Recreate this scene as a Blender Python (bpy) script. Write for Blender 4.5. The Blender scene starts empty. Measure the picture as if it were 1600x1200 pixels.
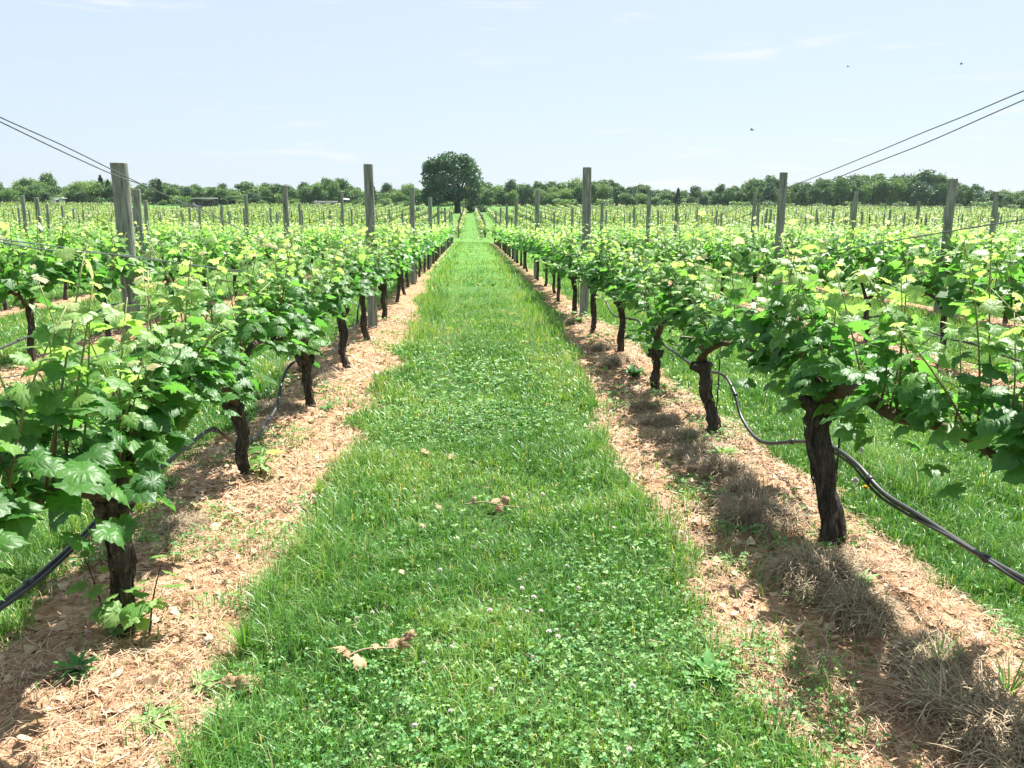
import bpy, math, random
import numpy as np
from mathutils import Vector, Matrix
R = math.radians
rng = np.random.default_rng(7)
random.seed(7)
S = bpy.context.scene
COL = S.collection

# ------------------------------------------------------------------ camera
EYE = 1.40
cam_d = bpy.data.cameras.new('camera')
cam_d.sensor_width = 36; cam_d.lens = 36*1250/1600
cam_d.clip_start = 0.05; cam_d.clip_end = 3000
cam = bpy.data.objects.new('camera', cam_d); COL.objects.link(cam)
PITCH, YAW, ROLL = R(12.28), R(3.0), R(0.25)
CM = (Matrix.Rotation(-YAW, 4, 'Z') @ Matrix.Rotation(math.pi/2-PITCH, 4, 'X') @ Matrix.Rotation(ROLL, 4, 'Z'))
CM.translation = Vector((0, 0, EYE))
cam.matrix_world = CM
S.camera = cam
CR = CM.to_3x3(); CRI = CR.inverted()
# ------------------------------------------------------------------ light
SUN_EL, SUN_AZ = R(60), R(36)          # azimuth measured from +Y (along the rows) towards +X
SKY_STRENGTH, SUN_STRENGTH, EXPOSURE = 0.098, 5.0, 1.50
W = bpy.data.worlds.new('World'); S.world = W; W.use_nodes = True
nt = W.node_tree; nt.nodes.clear()
wo = nt.nodes.new('ShaderNodeOutputWorld'); bg = nt.nodes.new('ShaderNodeBackground')
sky = nt.nodes.new('ShaderNodeTexSky'); sky.sky_type = 'NISHITA'; sky.sun_disc = False
sky.sun_elevation = SUN_EL; sky.sun_rotation = SUN_AZ
sky.air_density = 1.0; sky.dust_density = 1.2; sky.ozone_density = 1.5
bg.inputs['Strength'].default_value = SKY_STRENGTH
# thin high cloud: wisps and a milky veil mixed over the sky by direction
tc = nt.nodes.new('ShaderNodeTexCoord')
mp = nt.nodes.new('ShaderNodeMapping'); mp.inputs['Scale'].default_value = (2.6, 2.6, 24)
mp.inputs['Location'].default_value = (2.3, .4, .7)
nz = nt.nodes.new('ShaderNodeTexNoise'); nz.inputs['Scale'].default_value = 2.6; nz.inputs['Detail'].default_value = 5
nz.inputs['Distortion'].default_value = .4
mr = nt.nodes.new('ShaderNodeMapRange')
mr.inputs['From Min'].default_value = .60; mr.inputs['From Max'].default_value = .74
mr.inputs['To Min'].default_value = 0.0; mr.inputs['To Max'].default_value = 0.75
mx = nt.nodes.new('ShaderNodeMixRGB'); mx.inputs['Color2'].default_value = (2.45, 2.84, 3.28, 1)
nt.links.new(tc.outputs['Generated'], mp.inputs['Vector']); nt.links.new(mp.outputs[0], nz.inputs['Vector'])
nt.links.new(nz.outputs['Fac'], mr.inputs['Value']); mx.inputs['Fac'].default_value = .86
mc = nt.nodes.new('ShaderNodeMixRGB'); mc.inputs['Color2'].default_value = (3.45, 3.52, 3.6, 1)
nt.links.new(mr.outputs[0], mc.inputs['Fac']); nt.links.new(mx.outputs[0], mc.inputs['Color1'])
nt.links.new(sky.outputs[0], mx.inputs['Color1']); nt.links.new(mc.outputs[0], bg.inputs['Color'])
nt.links.new(bg.outputs[0], wo.inputs['Surface'])
sl = bpy.data.lights.new('sun', 'SUN'); sl.energy = SUN_STRENGTH; sl.angle = R(.5); sl.color = (1, .955, .88)
sun = bpy.data.objects.new('sun', sl); COL.objects.link(sun)
sdir = Vector((math.sin(SUN_AZ)*math.cos(SUN_EL), math.cos(SUN_AZ)*math.cos(SUN_EL), math.sin(SUN_EL)))
sun.rotation_euler = sdir.to_track_quat('Z', 'Y').to_euler()
S.view_settings.view_transform = 'Standard'; S.view_settings.look = 'None'
S.view_settings.exposure = EXPOSURE; S.view_settings.gamma = 1
S.render.engine = 'CYCLES'
S.cycles.max_bounces = 6; S.cycles.diffuse_bounces = 3; S.cycles.glossy_bounces = 2
S.cycles.transmission_bounces = 3; S.cycles.transparent_max_bounces = 4

# ------------------------------------------------------------------ terrain height and noise
_ys = np.arange(-60, 1500, .5)
_zs = np.interp(_ys, [-60, 0, 54, 62, 76, 90, 190, 205, 252, 300, 1500], [.9, 0, -.82, -1.02, -1.5, -1.62, .30, .62, 2.6, 3.0, 3.0])
_k = np.ones(13)/13; _zp = np.pad(_zs, 6, mode='edge'); _zs = np.convolve(_zp, _k, 'valid')
_zs[:170] = -.0152*_ys[:170]
def profile(y): return np.interp(y, _ys, _zs)
def hash2(ix, iy, s=0):
    h = (ix*374761393 + iy*668265263 + s*1442695041) & 0x7fffffff
    h = ((h ^ (h >> 13))*1274126177) & 0x7fffffff
    return ((h ^ (h >> 16)) & 0xffff)/65535.
def vnoise(x, y, s=0):
    x = np.asarray(x, float); y = np.asarray(y, float)
    ix = np.floor(x).astype(np.int64); iy = np.floor(y).astype(np.int64)
    fx = x-ix; fy = y-iy; fx = fx*fx*(3-2*fx); fy = fy*fy*(3-2*fy)
    a = hash2(ix, iy, s); b = hash2(ix+1, iy, s); c = hash2(ix, iy+1, s); d = hash2(ix+1, iy+1, s)
    return a+(b-a)*fx+(c-a)*fy+(a-b-c+d)*fx*fy
def fbm(x, y, s=0, o=3):
    r = 0; a = .5; t = 0
    for i in range(o):
        r = r+a*vnoise(x*2**i, y*2**i, s+i); t += a; a *= .5
    return r/t
ROW0, SP = 1.66, 2.93
def row_x(k): return ROW0+SP*k          # k=0: first row right, k=-1: first row left
def strip_mask(x, y):
    """1 on the bare strip under a vine row, 0 in the grass aisle"""
    k = np.round((x-ROW0)/SP); d = (x-ROW0)-k*SP
    f1 = np.clip((y-5.5)/6, 0, 1); f2 = np.clip((y-8)/14, 0, 1)
    lo = np.where(k == 0, -.86+.50*f1, np.where(k == -1, -.44+.12*f2, -.46+.16*f2)); hi = np.where(k == 0, .24, np.where(k == -1, .60-.38*f2, .46-.16*f2))
    c = (lo+hi)/2; hw = (hi-lo)/2
    edge = (fbm(x*1.8, y*1.8, 5)-.5)*.42+(fbm(x*7, y*7, 9)-.5)*.16
    return np.clip((hw-np.abs(d-c)+edge)/.14, 0, 1)
def gz(x, y):
    x = np.asarray(x, float); y = np.asarray(y, float)
    m = strip_mask(x, y)
    near = np.clip((30-y)/20, 0, 1)
    b = (fbm(x*1.1, y*1.1, 21)-.5)*.05+(fbm(x*5, y*5, 31)-.5)*.035*m+(fbm(x*16, y*16, 41)-.5)*.040*m
    k = np.round((x-ROW0)/SP); d = (x-ROW0)-k*SP
    b = b+.05*np.exp(-(d/.3)**2)
    return profile(y)+b*near

# ------------------------------------------------------------------ pixel -> place
def ray(px, py):
    v = Vector(((px-800)/1250, (600-py)/1250, -1)); return CR @ v
def on_ground(px, py):
    d = ray(px, py); t = 1.
    for i in range(40):
        p = Vector((0, 0, EYE))+d*t
        g = float(gz(p.x, p.y)); t *= (EYE-g)/max(EYE-p.z, 1e-4)
    p = Vector((0, 0, EYE))+d*t
    return p.x, p.y
def on_row(px, py, X):
    d = ray(px, py); t = X/d.x
    return Vector((0, 0, EYE))+d*t
def at_depth(px, py, Y):
    d = ray(px, py); return Vector((0, 0, EYE))+d*(Y/d.y)
def project(x, y, z):
    c = CRI @ (Vector((x, y, z))-Vector((0, 0, EYE)))
    if c.z > -.05: return None
    return 800+1250*c.x/-c.z, 600-1250*c.y/-c.z

# ------------------------------------------------------------------ mesh helpers
def mesh_from(name, V, F, mat, tint=None, smooth=False):
    """V (n,3); F list of (m,3)/(m,4) int arrays"""
    V = np.ascontiguousarray(V, dtype=np.float32)
    F = [np.asarray(f, dtype=np.int32) for f in (F if isinstance(F, list) else [F]) if len(f)]
    me = bpy.data.meshes.new(name)
    me.vertices.add(len(V)); me.vertices.foreach_set('co', V.ravel())
    li = np.concatenate([f.ravel() for f in F]); ct = np.concatenate([np.full(len(f), f.shape[1], np.int32) for f in F])
    st = np.concatenate([[0], np.cumsum(ct)[:-1]]).astype(np.int32)
    me.loops.add(len(li)); me.loops.foreach_set('vertex_index', li)
    me.polygons.add(len(ct)); me.polygons.foreach_set('loop_start', st)
    if smooth: me.polygons.foreach_set('use_smooth', np.ones(len(ct), bool))
    if tint is not None:
        a = me.attributes.new('tint', 'FLOAT', 'POINT'); a.data.foreach_set('value', np.asarray(tint, np.float32))
    me.update(calc_edges=True); me.materials.append(mat)
    return me
class Geo:
    def __init__(s): s.V = []; s.F3 = []; s.F4 = []; s.T = []; s.n = 0
    def add(s, V, F, t=0.):
        V = np.asarray(V, float)
        for f in (F if isinstance(F, list) else [F]):
            f = np.asarray(f)
            if len(f): (s.F3 if f.shape[1] == 3 else s.F4).append(f+s.n)
        s.V.append(V); s.n += len(V)
        s.T.append(np.full(len(V), t) if np.isscalar(t) else np.asarray(t)); return s
    def arrays(s):
        F = []
        if s.F3: F.append(np.concatenate(s.F3))
        if s.F4: F.append(np.concatenate(s.F4))
        return np.concatenate(s.V), F, np.concatenate(s.T)
    def mesh(s, name, mat, smooth=False):
        V, F, T = s.arrays(); return mesh_from(name, V, F, mat, T, smooth)
def tube(P, r, n=6, bump=0., seed=0, cap=True):
    P = np.asarray(P, float); m = len(P); r = np.full(m, r) if np.isscalar(r) else np.asarray(r, float)
    T = np.gradient(P, axis=0); T /= np.linalg.norm(T, axis=1)[:, None]+1e-9
    ref = np.array([1., 0, 0]) if abs(T[0][0]) < .8 else np.array([0, 1., 0])
    U = np.zeros_like(P); u = ref
    for i in range(m):
        u = u-T[i]*np.dot(u, T[i]); u /= np.linalg.norm(u)+1e-9; U[i] = u
    Wv = np.cross(T, U)
    a = np.arange(n)/n*2*math.pi
    rr = r[:, None]*np.ones(n)
    if bump:
        g = np.random.default_rng(seed); rr = rr*(1+bump*(g.random((m, n))-.5)+bump*.8*(g.random(n)-.5)[None, :])
    V = P[:, None, :]+rr[:, :, None]*(np.cos(a)[None, :, None]*U[:, None, :]+np.sin(a)[None, :, None]*Wv[:, None, :])
    V = V.reshape(-1, 3)
    i, j = np.meshgrid(np.arange(m-1), np.arange(n), indexing='ij'); i = i.ravel(); j = j.ravel(); j2 = (j+1) % n
    F = [np.stack([i*n+j, i*n+j2, (i+1)*n+j2, (i+1)*n+j], 1)]
    if cap:
        c = len(V); V = np.vstack([V, P[0], P[-1]]); jj = np.arange(n); k2 = (jj+1) % n
        F.append(np.stack([np.full(n, c), k2, jj], 1)); F.append(np.stack([np.full(n, c+1), (m-1)*n+jj, (m-1)*n+k2], 1))
    return V, F
def box(cx, cy, cz, sx, sy, sz):
    V = np.array([[x, y, z] for z in (-.5, .5) for y in (-.5, .5) for x in (-.5, .5)])*[sx, sy, sz]+[cx, cy, cz]
    F = np.array([[0, 2, 3, 1], [4, 5, 7, 6], [0, 1, 5, 4], [2, 6, 7, 3], [0, 4, 6, 2], [1, 3, 7, 5]])
    return V, F
def smooth_path(P, k=8):
    """Catmull-Rom through the points"""
    P = np.asarray([list(p) for p in P], float); Q = np.vstack([2*P[0]-P[1], P, 2*P[-1]-P[-2]]); out = []
    for i in range(1, len(Q)-2):
        for t in np.arange(k)/k:
            a, b, c, d = Q[i-1], Q[i], Q[i+1], Q[i+2]
            out.append(.5*((2*b)+(c-a)*t+(2*a-5*b+4*c-d)*t*t+(-a+3*b-3*c+d)*t**3))
    out.append(P[-1]); return np.array(out)

# ------------------------------------------------------------------ objects
def ob(name, me, parent=None, loc=None):
    o = bpy.data.objects.new(name, me); COL.objects.link(o)
    if parent is not None: o.parent = parent
    if loc is not None: o.location = loc
    return o
def tag(o, label=None, cat=None, group=None, kind=None):
    if label: o['label'] = label
    if cat: o['category'] = cat
    if group: o['group'] = group
    if kind: o['kind'] = kind
    return o
def copy_tree(src, parent=None):
    c = src.copy(); COL.objects.link(c); c.parent = parent
    for ch in src.children: copy_tree(ch, c)
    return c
ORD = ['zeroth', 'first', 'second', 'third', 'fourth', 'fifth', 'sixth', 'seventh', 'eighth', 'ninth', 'tenth', 'eleventh',
       'twelfth', 'thirteenth', 'fourteenth', 'fifteenth', 'sixteenth', 'seventeenth', 'eighteenth', 'nineteenth', 'twentieth']
def ordn(i):
    if i <= 20: return ORD[i]
    t = {2: 'twenty', 3: 'thirty', 4: 'forty', 5: 'fifty', 6: 'sixty'}[i//10]
    return t[:-1]+'ieth' if i % 10 == 0 else t+'-'+ORD[i % 10]
def row_words(k):
    return (ordn(k+1)+' row right of the path') if k >= 0 else (ordn(-k)+' row left of the path')

# ------------------------------------------------------------------ materials
def newmat(name):
    m = bpy.data.materials.new(name); m.use_nodes = True; n = m.node_tree; n.nodes.clear()
    o = n.nodes.new('ShaderNodeOutputMaterial'); return m, n, o
def N(n, t, **kw):
    x = n.nodes.new(t)
    for k, v in kw.items(): x.inputs[k].default_value = v
    return x
def ramp(n, stops):
    r = n.nodes.new('ShaderNodeValToRGB'); e = r.color_ramp.elements
    while len(e) < len(stops): e.new(.5)
    for i, (p, c) in enumerate(stops): e[i].position = p; e[i].color = (*c, 1)
    return r
def leaf_mat(name, stops, transl=.35, rough=.45, noise=.14, spec=.5, tboost=(1.5, 1.35, .55), wob=8., bump=0.):
    m, n, o = newmat(name); L = n.links
    at = n.nodes.new('ShaderNodeAttribute'); at.attribute_name = 'tint'
    oi = n.nodes.new('ShaderNodeObjectInfo'); tcn = n.nodes.new('ShaderNodeTexCoord')
    nz = N(n, 'ShaderNodeTexNoise', Scale=wob, Detail=2.); L.new(tcn.outputs['Object'], nz.inputs['Vector'])
    a = N(n, 'ShaderNodeMath'); a.operation = 'MULTIPLY_ADD'; a.inputs[1].default_value = noise*2; L.new(nz.outputs['Fac'], a.inputs[0])
    L.new(at.outputs['Fac'], a.inputs[2])
    b = N(n, 'ShaderNodeMath'); b.operation = 'SUBTRACT'; b.inputs[1].default_value = noise; L.new(a.outputs[0], b.inputs[0])
    r = ramp(n, stops); L.new(b.outputs[0], r.inputs['Fac'])
    p = N(n, 'ShaderNodeBsdfPrincipled', Roughness=rough); p.inputs['Specular IOR Level'].default_value = spec
    L.new(r.outputs[0], p.inputs['Base Color'])
    if bump:
        n2 = N(n, 'ShaderNodeTexNoise', Scale=95., Detail=2.); L.new(tcn.outputs['Object'], n2.inputs['Vector'])
        bp = N(n, 'ShaderNodeBump', Strength=bump, Distance=.004); L.new(n2.outputs['Fac'], bp.inputs['Height']); L.new(bp.outputs[0], p.inputs['Normal'])
    if transl:
        mc = n.nodes.new('ShaderNodeMixRGB'); mc.blend_type = 'MULTIPLY'; mc.inputs['Fac'].default_value = 1
        mc.inputs['Color2'].default_value = (*tboost, 1); L.new(r.outputs[0], mc.inputs['Color1'])
        t = n.nodes.new('ShaderNodeBsdfTranslucent'); L.new(mc.outputs[0], t.inputs['Color'])
        ms = n.nodes.new('ShaderNodeMixShader'); ms.inputs[0].default_value = transl
        L.new(p.outputs[0], ms.inputs[1]); L.new(t.outputs[0], ms.inputs[2]); L.new(ms.outputs[0], o.inputs['Surface'])
    else: L.new(p.outputs[0], o.inputs['Surface'])
    return m
def solid_mat(name, c1, c2, scale=(20, 20, 20), rough=.8, bump=.0, bdist=.01, metal=0., detail=5, spec=.3, c3=None):
    m, n, o = newmat(name); L = n.links
    tcn = n.nodes.new('ShaderNodeTexCoord'); mpn = n.nodes.new('ShaderNodeMapping'); mpn.inputs['Scale'].default_value = scale
    oi = n.nodes.new('ShaderNodeObjectInfo'); va = n.nodes.new('ShaderNodeVectorMath'); va.operation = 'ADD'
    sc = n.nodes.new('ShaderNodeVectorMath'); sc.operation = 'SCALE'; sc.inputs['Scale'].default_value = 37.
    cb = n.nodes.new('ShaderNodeCombineXYZ')
    for i in range(3): L.new(oi.outputs['Random'], cb.inputs[i])
    L.new(cb.outputs[0], sc.inputs[0]); L.new(tcn.outputs['Object'], mpn.inputs['Vector'])
    L.new(mpn.outputs[0], va.inputs[0]); L.new(sc.outputs[0], va.inputs[1])
    nz = N(n, 'ShaderNodeTexNoise', Scale=1., Detail=float(detail), Roughness=.65); L.new(va.outputs[0], nz.inputs['Vector'])
    st = [(.32, c1), (.68, c2)] if c3 is None else [(.3, c1), (.55, c2), (.72, c3)]
    r = ramp(n, st); L.new(nz.outputs['Fac'], r.inputs['Fac'])
    p = N(n, 'ShaderNodeBsdfPrincipled', Roughness=rough, Metallic=metal); p.inputs['Specular IOR Level'].default_value = spec
    L.new(r.outputs[0], p.inputs['Base Color'])
    if bump:
        b = N(n, 'ShaderNodeBump', Strength=bump, Distance=bdist); L.new(nz.outputs['Fac'], b.inputs['Height']); L.new(b.outputs[0], p.inputs['Normal'])
    L.new(p.outputs[0], o.inputs['Surface']); return m
M = {}
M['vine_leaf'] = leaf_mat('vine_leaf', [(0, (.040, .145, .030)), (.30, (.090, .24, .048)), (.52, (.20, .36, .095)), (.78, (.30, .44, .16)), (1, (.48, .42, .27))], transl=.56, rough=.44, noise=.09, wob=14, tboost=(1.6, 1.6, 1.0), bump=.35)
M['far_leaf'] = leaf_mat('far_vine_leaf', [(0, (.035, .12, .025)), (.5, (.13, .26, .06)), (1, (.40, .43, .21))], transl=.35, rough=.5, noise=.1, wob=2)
M['grass'] = leaf_mat('grass', [(0, (.024, .10, .022)), (.36, (.090, .25, .048)), (.62, (.23, .39, .10)), (.85, (.34, .39, .17)), (1, (.55, .48, .28))], transl=.30, rough=.36, noise=.08, wob=3, spec=.5)
M['clover'] = leaf_mat('clover', [(0, (.035, .15, .030)), (.5, (.11, .29, .065)), (1, (.28, .44, .15))], transl=.30, rough=.6, noise=.08, wob=9)
M['straw'] = leaf_mat('straw', [(0, (.20, .12, .07)), (.35, (.38, .24, .145)), (.75, (.54, .385, .25)), (1, (.66, .53, .38))], transl=.12, rough=.7, noise=.05, tboost=(1, 1, 1))
M['hay'] = leaf_mat('dry_grass', [(0, (.15, .11, .065)), (.5, (.33, .25, .155)), (1, (.52, .42, .28))], transl=.2, rough=.75, noise=.05, tboost=(1, 1, 1))
M['dead_leaf'] = leaf_mat('dead_leaf', [(0, (.26, .11, .06)), (.5, (.40, .26, .14)), (1, (.55, .43, .28))], transl=.2, rough=.7, noise=.2, wob=30, tboost=(1, 1, 1))
M['tree_leaf'] = leaf_mat('tree_leaf', [(0, (.028, .095, .028)), (.5, (.062, .16, .042)), (1, (.14, .25, .07))], transl=.22, rough=.55, noise=.12, wob=.5)
M['tree_light'] = leaf_mat('tree_leaf_light', [(0, (.05, .14, .035)), (.5, (.11, .23, .06)), (1, (.21, .33, .10))], transl=.25, rough=.55, noise=.12, wob=.5)
M['tree_dark'] = leaf_mat('tree_leaf_dark', [(0, (.026, .085, .045)), (.5, (.05, .135, .065)), (1, (.11, .22, .10))], transl=.25, rough=.5, noise=.1, wob=.4)
M['bark'] = solid_mat('vine_bark', (.012, .010, .008), (.070, .056, .045), (60, 60, 9), .95, 1., .02, c3=(.20, .17, .14))
M['cane'] = solid_mat('cane_bark', (.035, .024, .016), (.11, .075, .045), (60, 60, 60), .8, .4, .004)
M['stem'] = leaf_mat('shoot_stem', [(0, (.16, .075, .04)), (.5, (.14, .16, .045)), (1, (.26, .30, .09))], transl=0, rough=.5, noise=.1)
M['wood'] = solid_mat('weathered_post', (.07, .075, .062), (.25, .26, .22), (46, 46, 3.2), .9, .9, .007, c3=(.38, .39, .34))
M['wood_dark'] = solid_mat('dark_post', (.05, .055, .045), (.12, .12, .10), (30, 30, 3), .9, .5, .006)
M['endgrain'] = solid_mat('post_end', (.16, .15, .12), (.30, .29, .24), (90, 90, 90), .9, .4, .003)
M['wire'] = solid_mat('galvanised_wire', (.10, .11, .115), (.22, .23, .235), (60, 60, 60), .45, metal=.7)
M['hose'] = solid_mat('black_hose', (.008, .008, .010), (.032, .032, .035), (14, 14, 14), .42, .1, .002, spec=.6)
M['rust'] = solid_mat('rusty_steel', (.025, .018, .014), (.07, .045, .03), (50, 50, 50), .8)
M['tree_bark'] = solid_mat('tree_bark', (.025, .022, .018), (.09, .075, .06), (3, 3, 1), .95)
M['petal'] = leaf_mat('clover_petal', [(0, (.80, .70, .68)), (1, (.88, .85, .82))], transl=.5, rough=.8, tboost=(1, 1, 1))
M['puff'] = solid_mat('dandelion_puff', (.62, .60, .55), (.80, .78, .74), (300, 300, 300), .9)
M['yellow'] = solid_mat('dandelion_yellow', (.72, .50, .03), (.80, .62, .06), (200, 200, 200), .8)
M['dark_paint'] = solid_mat('dark_paint', (.012, .013, .016), (.03, .032, .036), (4, 4, 4), .35, spec=.5)
M['glass'] = solid_mat('dark_glass', (.02, .025, .03), (.04, .045, .05), (2, 2, 2), .08, spec=.8)
M['white_roof'] = solid_mat('pale_roof', (.50, .52, .50), (.66, .67, .64), (2, 2, 2), .6)
M['pale_wall'] = solid_mat('pale_wall', (.45, .45, .40), (.58, .57, .52), (2, 2, 2), .8)
M['poly'] = solid_mat('polytunnel_sheet', (.05, .065, .06), (.09, .105, .09), (2, 2, 2), .7)
M['rubber'] = solid_mat('rubber', (.012, .012, .012), (.03, .03, .03), (9, 9, 9), .9)
M['feather'] = solid_mat('dark_feather', (.02, .02, .022), (.05, .05, .05), (20, 20, 20), .8)
M['stone'] = solid_mat('pale_stone', (.40, .34, .27), (.62, .56, .47), (30, 30, 30), .9, .4, .004)

def ground_mat():
    m, n, o = newmat('vineyard_ground'); L = n.links
    at = n.nodes.new('ShaderNodeAttribute'); at.attribute_name = 'tint'       # where the bare strips lie
    tcn = n.nodes.new('ShaderNodeTexCoord')
    def noise(sc, d=4., ro=.6):
        z = N(n, 'ShaderNodeTexNoise', Scale=sc, Detail=d, Roughness=ro); L.new(tcn.outputs['Object'], z.inputs['Vector']); return z
    n1 = noise(2.2); n2 = noise(38., 6., .7); n3 = noise(.35); n4 = noise(9., 4.)
    soil = ramp(n, [(.28, (.14, .080, .045)), (.46, (.31, .19, .115)), (.60, (.44, .30, .19)), (.78, (.58, .44, .31))]); L.new(n2.outputs['Fac'], soil.inputs['Fac'])
    soil2 = ramp(n, [(.3, (.58, .50, .42)), (.52, (.95, .93, .9)), (.75, (1.15, 1.12, 1.08))]); L.new(n4.outputs['Fac'], soil2.inputs['Fac'])
    ms = n.nodes.new('ShaderNodeMixRGB'); ms.blend_type = 'MULTIPLY'; ms.inputs['Fac'].default_value = 1
    L.new(soil.outputs[0], ms.inputs['Color1']); L.new(soil2.outputs[0], ms.inputs['Color2'])
    gr = ramp(n, [(.3, (.034, .11, .022)), (.5, (.075, .19, .04)), (.7, (.17, .27, .085))]); L.new(n4.outputs['Fac'], gr.inputs['Fac'])
    gr2 = ramp(n, [(.35, (.85, .95, .8)), (.65, (1.35, 1.15, 1.2))]); L.new(n1.outputs['Fac'], gr2.inputs['Fac'])
    mg = n.nodes.new('ShaderNodeMixRGB'); mg.blend_type = 'MULTIPLY'; mg.inputs['Fac'].default_value = 1
    L.new(gr.outputs[0], mg.inputs['Color1']); L.new(gr2.outputs[0], mg.inputs['Color2'])
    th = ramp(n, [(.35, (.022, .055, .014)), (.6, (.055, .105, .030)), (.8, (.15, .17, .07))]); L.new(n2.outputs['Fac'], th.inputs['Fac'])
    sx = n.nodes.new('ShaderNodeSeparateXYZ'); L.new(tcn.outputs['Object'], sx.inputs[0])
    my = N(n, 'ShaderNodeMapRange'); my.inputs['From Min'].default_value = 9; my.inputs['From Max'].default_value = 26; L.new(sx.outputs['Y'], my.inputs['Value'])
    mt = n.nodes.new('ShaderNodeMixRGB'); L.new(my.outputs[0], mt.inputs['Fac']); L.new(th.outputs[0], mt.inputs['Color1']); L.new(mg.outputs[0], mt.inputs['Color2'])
    mix = n.nodes.new('ShaderNodeMixRGB'); L.new(at.outputs['Fac'], mix.inputs['Fac'])
    L.new(mt.outputs[0], mix.inputs['Color1']); L.new(ms.outputs[0], mix.inputs['Color2'])
    p = N(n, 'ShaderNodeBsdfPrincipled', Roughness=.95); p.inputs['Specular IOR Level'].default_value = .1
    b = N(n, 'ShaderNodeBump', Strength=.7, Distance=.012); L.new(n2.outputs['Fac'], b.inputs['Height'])
    L.new(b.outputs[0], p.inputs['Normal']); L.new(mix.outputs[0], p.inputs['Base Color']); L.new(p.outputs[0], o.inputs['Surface'])
    return m
M['ground'] = ground_mat()

# ------------------------------------------------------------------ ground sheet
def geo_axis(a, steps):
    out = [a]
    for end, st in steps:
        while out[-1] < end-1e-6: out.append(out[-1]+st)
    return out
xa = geo_axis(0, [(3.2, .03), (6, .07), (14, .16), (50, .45), (160, 2.5), (600, 40)]); xs = np.array([-v for v in xa[:0:-1]]+xa)
ys = np.array([-40, -20, -8, -4, -2]+geo_axis(0, [(6, .03), (12, .07), (30, .16), (66, .4), (210, .8), (320, 3), (1300, 60)]))
GX, GY = np.meshgrid(xs, ys)
GZ = gz(GX, GY)
msk = strip_mask(GX, GY)
blk = ((GY < 59.) | ((GY > 86) & (GY < 204)))
far = np.clip((GY-14)/20, 0, 1)
msk = msk*np.where(blk, 1., 0.)*(1-.45*far)*np.where(GY > 80, .3, 1.)
nx, ny = len(xs), len(ys)
i, j = np.meshgrid(np.arange(ny-1), np.arange(nx-1), indexing='ij'); i = i.ravel(); j = j.ravel()
F = np.stack([i*nx+j, i*nx+j+1, (i+1)*nx+j+1, (i+1)*nx+j], 1)
g = ob('ground', mesh_from('ground', np.stack([GX.ravel(), GY.ravel(), GZ.ravel()], 1), F, M['ground'], msk.ravel(), True))
tag(g, kind='structure')

# ------------------------------------------------------------------ leaves
def grape_leaf(teeth=True):
    h = [(.10, -.16), (.30, -.17), (.47, -.02), (.44, .14), (.62, .30), (.56, .48), (.36, .50), (.34, .70), (.18, .84), (0, 1.02)]
    o = h+[(-x, y) for x, y in h[-2::-1]]
    if teeth:
        q = []
        for a, b in zip(o[:-1], o[1:]):
            mx_, my_ = (a[0]+b[0])/2, (a[1]+b[1])/2; q += [a, (mx_*.93, my_*.93+.02)]
        o = q+[o[-1]]
    P = [(0, 0)]+o+[(0, .38)]
    V = np.array([(x, y, 0) for x, y in P], float)
    r = np.abs(V[:, 0]); V[:, 2] = .22*r-.55*r*r-.22*np.maximum(V[:, 1]-.25, 0)**1.5+.03*np.sin(V[:, 0]*17)*np.cos(V[:, 1]*13)
    n = len(V); c = n-1; m = n-1
    mid = V[c]+(V[:m]-V[c])*.55; ph = np.arange(m); mid[:, 2] = .20*np.abs(mid[:, 0])-.3*mid[:, 0]**2+.035*np.cos(ph*2.6)+.02; V[c, 2] = .0
    V = np.vstack([V, mid]); F = []
    for k in range(m):
        k2 = (k+1) % m; F += [(c, n+k, n+k2), (n+k, k, k2), (n+k, k2, n+k2)]
    V[:, 1] += .02
    return V, np.array(F)[:, ::-1]
LEAF_HD = grape_leaf(True)
_V = np.array([(0, 0, 0), (.5, .0, .06), (.52, .45, .02), (0, 1, -.16), (-.52, .45, .02), (-.5, .0, .06), (0, .4, .0)], float)
LEAF_MD = (_V, np.array([[6, 0, 1], [6, 1, 2], [6, 2, 3], [6, 3, 4], [6, 4, 5], [6, 5, 0]]))
LEAF_LO = (np.array([(0, 0, 0), (.5, .45, .1), (0, 1, -.1), (-.5, .45, .1)], float), np.array([[0, 1, 2], [0, 2, 3]]))
def norm(a): return a/(np.linalg.norm(a, axis=-1, keepdims=True)+1e-9)
def scatter(tpl, pos, d, up, size, tint, curl=None, g=None):
    """place a leaf template: d = direction of the tip, up = approximate normal"""
    V, F = tpl; n = len(pos)
    y = norm(d); x = norm(np.cross(y, up)); z = np.cross(x, y)
    T = np.broadcast_to(V, (n,)+V.shape).copy()
    if curl is not None: T[:, :, 2] = T[:, :, 2]*curl[:, None]-(curl[:, None]-1)*.12*T[:, :, 1]**2
    T = T*size[:, None, None]
    P = pos[:, None, :]+T[:, :, :1]*x[:, None, :]+T[:, :, 1:2]*y[:, None, :]+T[:, :, 2:]*z[:, None, :]
    FF = F[None]+(np.arange(n)*len(V))[:, None, None]
    return P.reshape(-1, 3), FF.reshape(-1, F.shape[1]), np.repeat(tint, len(V))

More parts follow.
